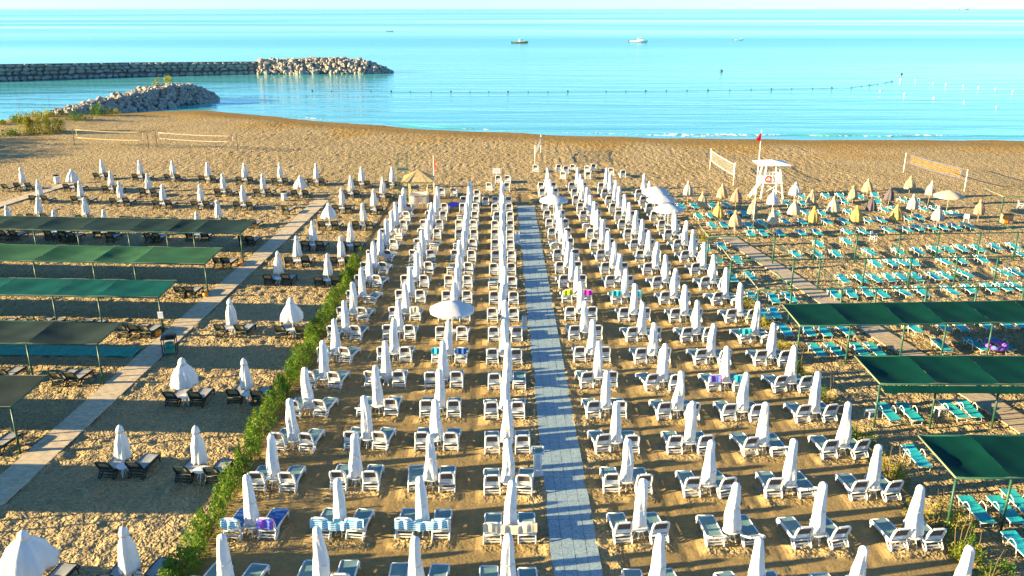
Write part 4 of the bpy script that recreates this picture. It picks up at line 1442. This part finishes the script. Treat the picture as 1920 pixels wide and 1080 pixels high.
a0, a1 = G(140, 273), G(279, 279)
net(a0, a1, 'volleyball net with yellow border on left beach, left of two', 2.45, 1.25, 'yellow_tape', 'grey_cord', 'core', inset=.7)
a0, a1 = G(295, 277), G(446, 285)
net(a0, a1, 'volleyball net with orange border on left beach, right of two', 2.3, 1.45, 'orange_tape', 'grey_cord', 'core', inset=.6)
a0, a1 = G(1331, 317), G(1375, 347)
net(a0, a1, 'volleyball net with white border between lifeguard tower and lounger block', 2.45, 1.2, 'white_metal', 'grey_cord', 'timber_white', inset=.35, posth=2.7)
a0, a1 = G(1694, 323), G(1808, 358)
net(a0, a1, 'volleyball net of fine yellow mesh right of lifeguard tower', 2.45, 1.35, 'blue_tape', 'net_cord', 'timber_white', inset=1.0, posth=2.5, step=.19)
a0, a1 = G(1003, 308), G(1014, 286)
net(a0, a1, 'volleyball net seen nearly end-on beyond the paved walkway', 2.3, 1.2, 'grey_cord', 'grey_cord', 'timber_white', inset=.4, posth=2.6)


# ------------------------------------------------------------------ lifeguard tower
def lifeguard_tower():
    p = G(1441, 368)
    root = empty('lifeguard_tower', (p.x, p.y, 0))
    w0, w1, ht = 1.25, .72, 3.7
    for sx in (-1, 1):
        for sy in (-1, 1):
            link('leg', MB().tube([(sx * w0, sy * w0, -.05), (sx * w1, sy * w1, ht)], .10, 6).mesh('leg', 'timber_white'), root)
    link('platform', MB().box((0, 0, 1.72), (2.25, 2.25, .14)).mesh('platform', 'timber_white'), root)
    for sx, sy, lx, ly in ((0, -1, 2.0, .06), (1, 0, .06, 2.0), (0, 1, 2.0, .06)):
        rl = link('railing', MB().box((sx * 1.0, sy * 1.0, 2.55), (lx, ly, .09)).mesh('railing', 'timber_white'), root)
        for k in range(6):
            q = -.9 + k * .36
            link('slat', MB().box((sx * 1.0 + (q if lx > 1 else 0), sy * 1.0 + (q if ly > 1 else 0), 2.15), (.10, .10, .72)).mesh('slat', 'timber_white'), rl)
    rf = MB()
    rf.add([(-1.7, -1.5, 3.68), (1.7, -1.5, 3.68), (1.7, 1.5, 3.68), (-1.7, 1.5, 3.68), (-1.7, -1.5, 3.80), (1.7, -1.5, 3.80), (1.7, 1.5, 3.80), (-1.7, 1.5, 3.80), (0, 0, 4.15)],
           [(3, 2, 1, 0), (0, 1, 5, 4), (1, 2, 6, 5), (2, 3, 7, 6), (3, 0, 4, 7), (4, 5, 8), (5, 6, 8), (6, 7, 8), (7, 4, 8)])
    link('roof', rf.mesh('roof', 'roof_grey'), root)
    ld = empty('ladder', (0, 0, 0)); ld.parent = root
    for s in (-1, 1):
        link('rail', MB().tube([(-2.3, s * .35 - .3, 0), (-1.1, s * .35 - .3, 1.8), (-.95, s * .35 - .3, 2.4)], .06, 6).mesh('rail', 'timber_white'), ld)
    for k in range(6):
        f = (k + .7) / 6.3
        link('rung', MB().box((-2.3 + 1.2 * f, -.3, 1.8 * f), (.22, .70, .05)).mesh('rung', 'timber_white'), ld)
    link('cross_brace', MB().tube([(-1.15, -1.15, .5), (.95, -.95, 1.7)], .05, 5).tube([(1.15, -1.15, .5), (-.95, -.95, 1.7)], .05, 5).mesh('cross_brace', 'timber_white'), root)
    tag(root, 'white wooden lifeguard tower with flat hipped roof on the open sand', 'tower')
    ring = MB()
    ring.tube([(0, .30 * math.cos(q * math.pi / 6), .30 * math.sin(q * math.pi / 6)) for q in range(12)], .07, 6, closed=True)
    tag(link('rescue_float', ring.mesh('rescue_float', 'red_cloth', True), None, (p.x - .55, p.y - 1.12, 2.15), (0, 0, math.pi / 2)), 'red rescue ring hanging on the lifeguard tower railing', 'rescue ring')


lifeguard_tower()


def flag(p, h, fz, w, hh, matn, label, sag=.3, polem='timber_white', left=True):
    root = empty('flagpole', (p.x, p.y, 0), .7 if left else -.7)
    link('pole', MB().tube([(0, 0, -.1), (0, 0, h)], [.055, .035], 8).mesh('pole', polem, True), root)
    s = -1 if left else 1

    def fn(i, j):
        return (s * (.03 + w * i), .10 * math.sin(i * 5 + j) * i, fz + hh * (j * (1 - .75 * i) + .0) - sag * i * (1 - .3 * j) + .35 * hh * i)
    link('flag', MB().grid(fn, 8, 6, (0, .006, 0)).mesh('flag', matn, True), root)
    return tag(root, label, 'flag')


flag(G(1410, 442), 9.75, 8.75, .75, .75, 'red_cloth', 'tall white flagpole with red flag in front of the lifeguard tower', sag=.15)
flag(G(815, 381), 5.2, 4.0, .42, 1.15, 'red_cloth', 'slim pole with drooping red flag beside the thatched kiosk', sag=.9, left=False)


# ------------------------------------------------------------------ kiosk and green tower
def kiosk():
    p = G(786, 388)
    root = empty('thatched_kiosk', (p.x, p.y, 0), .05)
    for sx in (-1, 1):
        for sy in (-1, 1):
            link('post', MB().tube([(sx * .92, sy * .85, -.05), (sx * .92, sy * .85, 3.05)], .06, 6).mesh('post', 'pole_wood'), root)
    n = 10
    rf = MB()
    e, zt = 1.62, 3.95
    for a_, b_ in (((-e, -e), (e, -e)), ((e, -e), (e, e)), ((e, e), (-e, e)), ((-e, e), (-e, -e))):
        for k in range(n):
            x0, y0 = a_[0] + (b_[0] - a_[0]) * k / n, a_[1] + (b_[1] - a_[1]) * k / n
            x1, y1 = a_[0] + (b_[0] - a_[0]) * (k + 1) / n, a_[1] + (b_[1] - a_[1]) * (k + 1) / n
            j = random.uniform(-.06, .06); q = .03 * (k % 2)
            rf.add([(x0 * (1 + q), y0 * (1 + q), 3.0 + j), (x1 * (1 + q), y1 * (1 + q), 3.0 + j), (x1 * .06, y1 * .06, zt), (x0 * .06, y0 * .06, zt),
                    (x0 * .96, y0 * .96, 2.88 + j), (x1 * .96, y1 * .96, 2.88 + j)], [(0, 1, 2, 3), (4, 5, 1, 0)])
    link('roof', rf.mesh('roof', 'thatch'), root)
    ct = link('counter', MB().box((0, -.85, .98), (1.9, .10, .95)).box((0, .85, .98), (1.9, .10, .95)).box((-.95, 0, .98), (.10, 1.6, .95)).box((.95, 0, .98), (.10, 1.6, .95)).mesh('counter', 'timber_white'), root)
    link('counter_top', MB().box((0, -.88, 1.48), (2.1, .34, .05)).mesh('counter_top', 'beige_cloth'), ct)
    for k in range(4):
        link('board', MB().box((-.60 + k * .40, -.915, .98), (.36, .03, .80)).mesh('board', ('timber_white', 'grey_cloth', 'timber_white', 'beige_cloth')[k]), ct)
    for k in range(5):
        link('counter_leg', MB().box((-.85 + k * .42, -.85, .25), (.12, .08, .52)).mesh('counter_leg', 'grey_wood'), root)
    link('notice', MB().box((.02, -.94, 1.0), (.42, .02, .55)).mesh('notice', 'brown_cloth'), root)
    tag(root, 'small thatched beach kiosk with white counter at end of lounger block', 'kiosk')
    c = MB().grid(lambda i, j: (-.3 + .6 * i, .12 * math.sin(i * 6) * j, 1.3 - 1.1 * j), 6, 6, (0, .01, 0))
    tag(link('hanging_cloth', c.mesh('hanging_cloth', 'brown_cloth', True), None, (p.x + 1.35, p.y - .3, .15)), 'reddish brown cloth hanging at the right side of the kiosk', 'cloth')
    b = MB().lathe([(.05, 0), (.62, .03), (.70, .09), (.6, .15), (.05, .17)], 14)
    tag(link('inflatable', b.mesh('inflatable', 'purple_towel', True), None, (p.x + 3.6, p.y + .6, .02), (.25, 0, 0)), 'blue and purple inflatable lying right of the kiosk', 'inflatable')


kiosk()


def green_tower():
    p = G(757, 371)
    root = empty('green_tower', (p.x, p.y, 0))
    w, h = .52, 4.9
    for sx in (-1, 1):
        for sy in (-1, 1):
            link('post', MB().tube([(sx * w, sy * w, -.05), (sx * w, sy * w, h)], .035, 6).mesh('post', 'green_metal'), root)
    for z in (1.0, 2.1, 3.2, 4.2, 4.88):
        link('rail', MB().tube([(-w, -w, z), (w, -w, z), (w, w, z), (-w, w, z)], .028, 5, closed=True).mesh('rail', 'green_metal'), root)
    for z0, z1 in ((0, 1.0), (1.0, 2.1)):
        link('brace', MB().tube([(-w, -w, z0), (w, -w, z1)], .02, 4).tube([(w, -w, z0), (w, w, z1)], .02, 4).mesh('brace', 'green_metal'), root)
    link('platform', MB().box((0, 0, 3.22), (1.1, 1.1, .05)).mesh('platform', 'green_metal'), root)
    tag(root, 'thin green metal scaffold tower left of the thatched kiosk', 'tower')


green_tower()


# ------------------------------------------------------------------ small furniture
def info_stand(u, v, label, h=1.3, w=.5, tray=True):
    p = G(u, v)
    root = empty('bin_stand', (p.x, p.y, 0))
    link('base', MB().box((0, 0, .05), (w, w * .8, .14)).mesh('base', 'white_plastic'), root)
    for s in (-1, 1):
        link('upright', MB().box((s * w * .27, 0, h * .5), (w * .2, w * .3, h * .86)).mesh('upright', 'white_plastic'), root)
    link('panel', MB().box((0, .05, h * .52), (w * .5, .04, h * .7)).mesh('panel', 'white_plastic'), root)
    if tray:
        tr = link('tray', MB().box((0, 0, h - .16), (w * 1.1, w * .8, .05)).box((-w * .52, 0, h - .06), (.04, w * .8, .22)).box((w * .52, 0, h - .06), (.04, w * .8, .22)).box((0, w * .38, h - .06), (w * 1.0, .04, .22)).mesh('tray', 'white_plastic'), root)
        link('holder', MB().lathe([(.08, h - .13), (.09, h + .08)], 10, c=(-.10, 0, 0)).lathe([(.08, h - .13), (.09, h + .08)], 10, c=(.11, 0, 0)).mesh('holder', 'grey_sling'), tr)
    return tag(root, label, 'stand')


info_stand(1008, 890, 'white plastic ashtray and bin stand beside the paved walkway')
info_stand(983, 616, 'small white stand beside the paved walkway, halfway down', .95, .42, False)
info_stand(970, 457, 'white board stand at far part of the paved walkway', 1.1, .6, False)


def cage_bin():
    p = G(320, 663)
    root = empty('metal_bin_cage', (p.x, p.y, 0), .25)
    w, h = .38, 1.05
    for sx in (-1, 1):
        for sy in (-1, 1):
            link('post', MB().box((sx * w, sy * w, h / 2), (.05, .05, h)).mesh('post', 'dark_plastic'), root)
    link('roof', MB().box((0, 0, h + .03), (.86, .86, .06)).box((.1, .1, h + .12), (.5, .5, .14)).mesh('roof', 'dark_plastic'), root)
    link('liner', MB().lathe([(.20, .05), (.25, .1), (.27, .72), (.24, .72)], 12).mesh('liner', 'teal_plank'), root)
    for z in (.08, .5):
        link('rail', MB().tube([(-w, -w, z), (w, -w, z), (w, w, z), (-w, w, z)], .02, 4, closed=True).mesh('rail', 'dark_plastic'), root)
    tag(root, 'dark metal bin cage standing beside the left boardwalk', 'bin')


cage_bin()


def litter_bin(u, v, label):
    p = G(u, v)
    root = empty('litter_bin', (p.x, p.y, 0))
    link('body', MB().lathe([(.22, 0), (.27, .05), (.30, .8), (.26, .8)], 12).mesh('body', 'white_plastic', True), root)
    link('lid', MB().lathe([(.34, .92), (.36, 1.0), (.2, 1.06)], 12).mesh('lid', 'black'), root)
    link('lid_post', MB().tube([(0, .26, .7), (0, .26, .95)], .03, 5).mesh('lid_post', 'black'), root)
    return tag(root, label, 'bin', 'litter bins')


litter_bin(107, 344, 'litter bin by the end of the far left boardwalk')
litter_bin(533, 376, 'litter bin with dark lid by sea end of left boardwalk')


def stone_pot(u, v, label):
    p = G(u, v)
    o = link('orange_pot', MB().lathe([(.13, 0), (.20, .1), (.22, .3), (.16, .36), (.12, .33)], 10).mesh('orange_pot', 'orange', True), None, (p.x, p.y, 0))
    return tag(o, label, 'pot', 'orange pots at post feet')


stone_pot(452, 499, 'small orange pot at the foot of farthest left pavilion post')
stone_pot(386, 557, 'small orange pot at the foot of lighter green pavilion post')
stone_pot(297, 629, 'small orange pot at the foot of teal green pavilion post')

# sign boards
def sign(loc, w, h, z, label, matn='white_plastic', rz=0.0, post=True, bar=True):
    root = empty('sign', loc, rz)
    link('board', MB().box((0, 0, z), (w, .03, h)).mesh('board', matn), root)
    if bar:
        link('print', MB().box((0, -.019, z + h * .18), (w * .7, .006, h * .12)).box((0, -.019, z - h * .12), (w * .6, .006, h * .10)).mesh('print', 'grey_cloth'), root)
    if post:
        link('post', MB().tube([(0, .04, -.05), (0, .04, z)], .03, 5).mesh('post', 'white_metal'), root)
    return tag(root, label, 'sign')


p = G(931, 337)
sign(p, .95, .65, 1.1, 'white sign board standing in the sand beyond the walkway')
sign((-22.7, 51.1 - .08, 0), .34, .46, 1.25, 'small white sign on corner post of teal green pavilion', post=False)
sign((-36.4 + .0, 67.3 + 14 * .075 - .08, 0), .36, .5, .85, 'small white sign on a post of the farthest left pavilion', post=False)
p = G(1377, 432)
sign(p, 1.15, .75, 1.25, 'dark board on a post below a tan umbrella, right beach', 'black', bar=False)

# cabinet and odd furniture far right
p = G(1886, 418)
root = empty('wooden_cabinet', (p.x, p.y, 0))
link('body', MB().box((0, 0, .45), (.9, .7, .86)).mesh('body', 'brown_cloth'), root)
link('door', MB().box((-.22, -.365, .45), (.40, .03, .78)).mesh('door', 'orange'), root)
link('top', MB().box((0, 0, .91), (1.0, .8, .05)).mesh('top', 'twig'), root)
tag(root, 'orange brown wooden cabinet by a green post at right edge', 'cabinet')


def plastic_chair(u, v, label, rz):
    p = G(u, v)
    root = empty('plastic_chair', (p.x, p.y, 0), rz)
    link('seat', MB().box((0, 0, .43), (.46, .46, .04)).mesh('seat', 'white_plastic'), root)
    link('backrest', MB().box((0, .22, .68), (.46, .04, .44), rx=-.15).mesh('backrest', 'white_plastic'), root)
    for sx in (-1, 1):
        for sy in (-1, 1):
            link('leg', MB().tube([(sx * .19, sy * .19, .42), (sx * .24, sy * .24, 0)], .025, 5).mesh('leg', 'white_plastic'), root)
        link('armrest', MB().tube([(sx * .25, .2, .64), (sx * .25, -.2, .64), (sx * .24, -.22, .42)], .022, 5).mesh('armrest', 'white_plastic'), root)
    return tag(root, label, 'chair', 'white plastic chairs')


plastic_chair(1811, 417, 'white plastic chair between the open beige umbrella and right frame', 2.6)
plastic_chair(1637, 452, 'white plastic chair lying behind the farthest bare frame', .7)
plastic_chair(1912, 392, 'white plastic chair at right edge behind the small bare frame', 1.2)


def low_table(u, v, label):
    p = G(u, v)
    root = empty('white_stool', (p.x, p.y, 0), .2)
    link('top', MB().box((0, 0, .40), (.46, .42, .04)).mesh('top', 'white_plastic'), root)
    for sx in (-1, 1):
        for sy in (-1, 1):
            link('leg', MB().tube([(sx * .19, sy * .17, .39), (sx * .23, sy * .21, 0)], .028, 5).mesh('leg', 'white_plastic'), root)
    return tag(root, label, 'stool', 'white stools beside teal loungers')


low_table(1632, 783, 'white stool beside leftmost teal lounger below hanging strip roof')
low_table(1762, 778, 'white stool beside the paired teal loungers left of boardwalk')

# inflatable ring left on a teal lounger
p = G(1868, 648, .48)
rg = MB().tube([(.52 * math.cos(q * math.pi / 10), .52 * math.sin(q * math.pi / 10), 0) for q in range(20)], .15, 8, closed=True)
tag(link('swim_ring', rg.mesh('swim_ring', 'purple_towel', True), None, (p.x, p.y, .52), (.12, 0, 0)), 'blue and purple swim ring lying on a teal lounger at right', 'swim ring')


# ------------------------------------------------------------------ trees just beyond the left edge (their shade falls on the sand in view)
def tree(x, y, h, r, label):
    rs0 = random.Random(int(x * 3 + y))
    root = empty('tree', (x, y, 0))
    tr = MB().tube([(0, 0, -.1), (.1, 0, h * .35), (.05, .1, h * .6)], [.28, .2, .1], 8)
    for k in range(7):
        a_ = k * .9
        tr.tube([(.05, .05, h * (.35 + .03 * k)), (r * .5 * math.cos(a_), r * .5 * math.sin(a_), h * .65), (r * .8 * math.cos(a_), r * .8 * math.sin(a_), h * .75)], [.1, .06, .02], 5)
    link('trunk', tr.mesh('trunk', 'twig'), root)
    lobes = [(rs0.gauss(0, r * .42), rs0.gauss(0, r * .42), h * rs0.uniform(.28, .86), r * rs0.uniform(.35, .55)) for _ in range(16)]

    def pt(rs):
        cx, cy, cz, rr = lobes[rs.randrange(len(lobes))]
        v = Vector((rs.gauss(0, 1), rs.gauss(0, 1), rs.gauss(0, 1))).normalized() * rr * rs.uniform(.6, 1)
        return (cx + v.x, cy + v.y, cz + v.z * .8)
    link('crown', leaf_cloud(3800, pt, .45, int(h * 10 + x), 'leaf'), root)
    return tag(root, label, 'tree', 'trees beyond the left edge')


for i, (tx, ty, th, tr_) in enumerate(((-94, 116, 5.5, 4.5), (-97, 122, 6.5, 5), (-101, 128, 6.5, 5), (-105, 133, 6, 5))):
    tree(tx, ty, th, tr_, 'broad tree standing beyond the left edge, %s from camera' % ORD[i + 1])
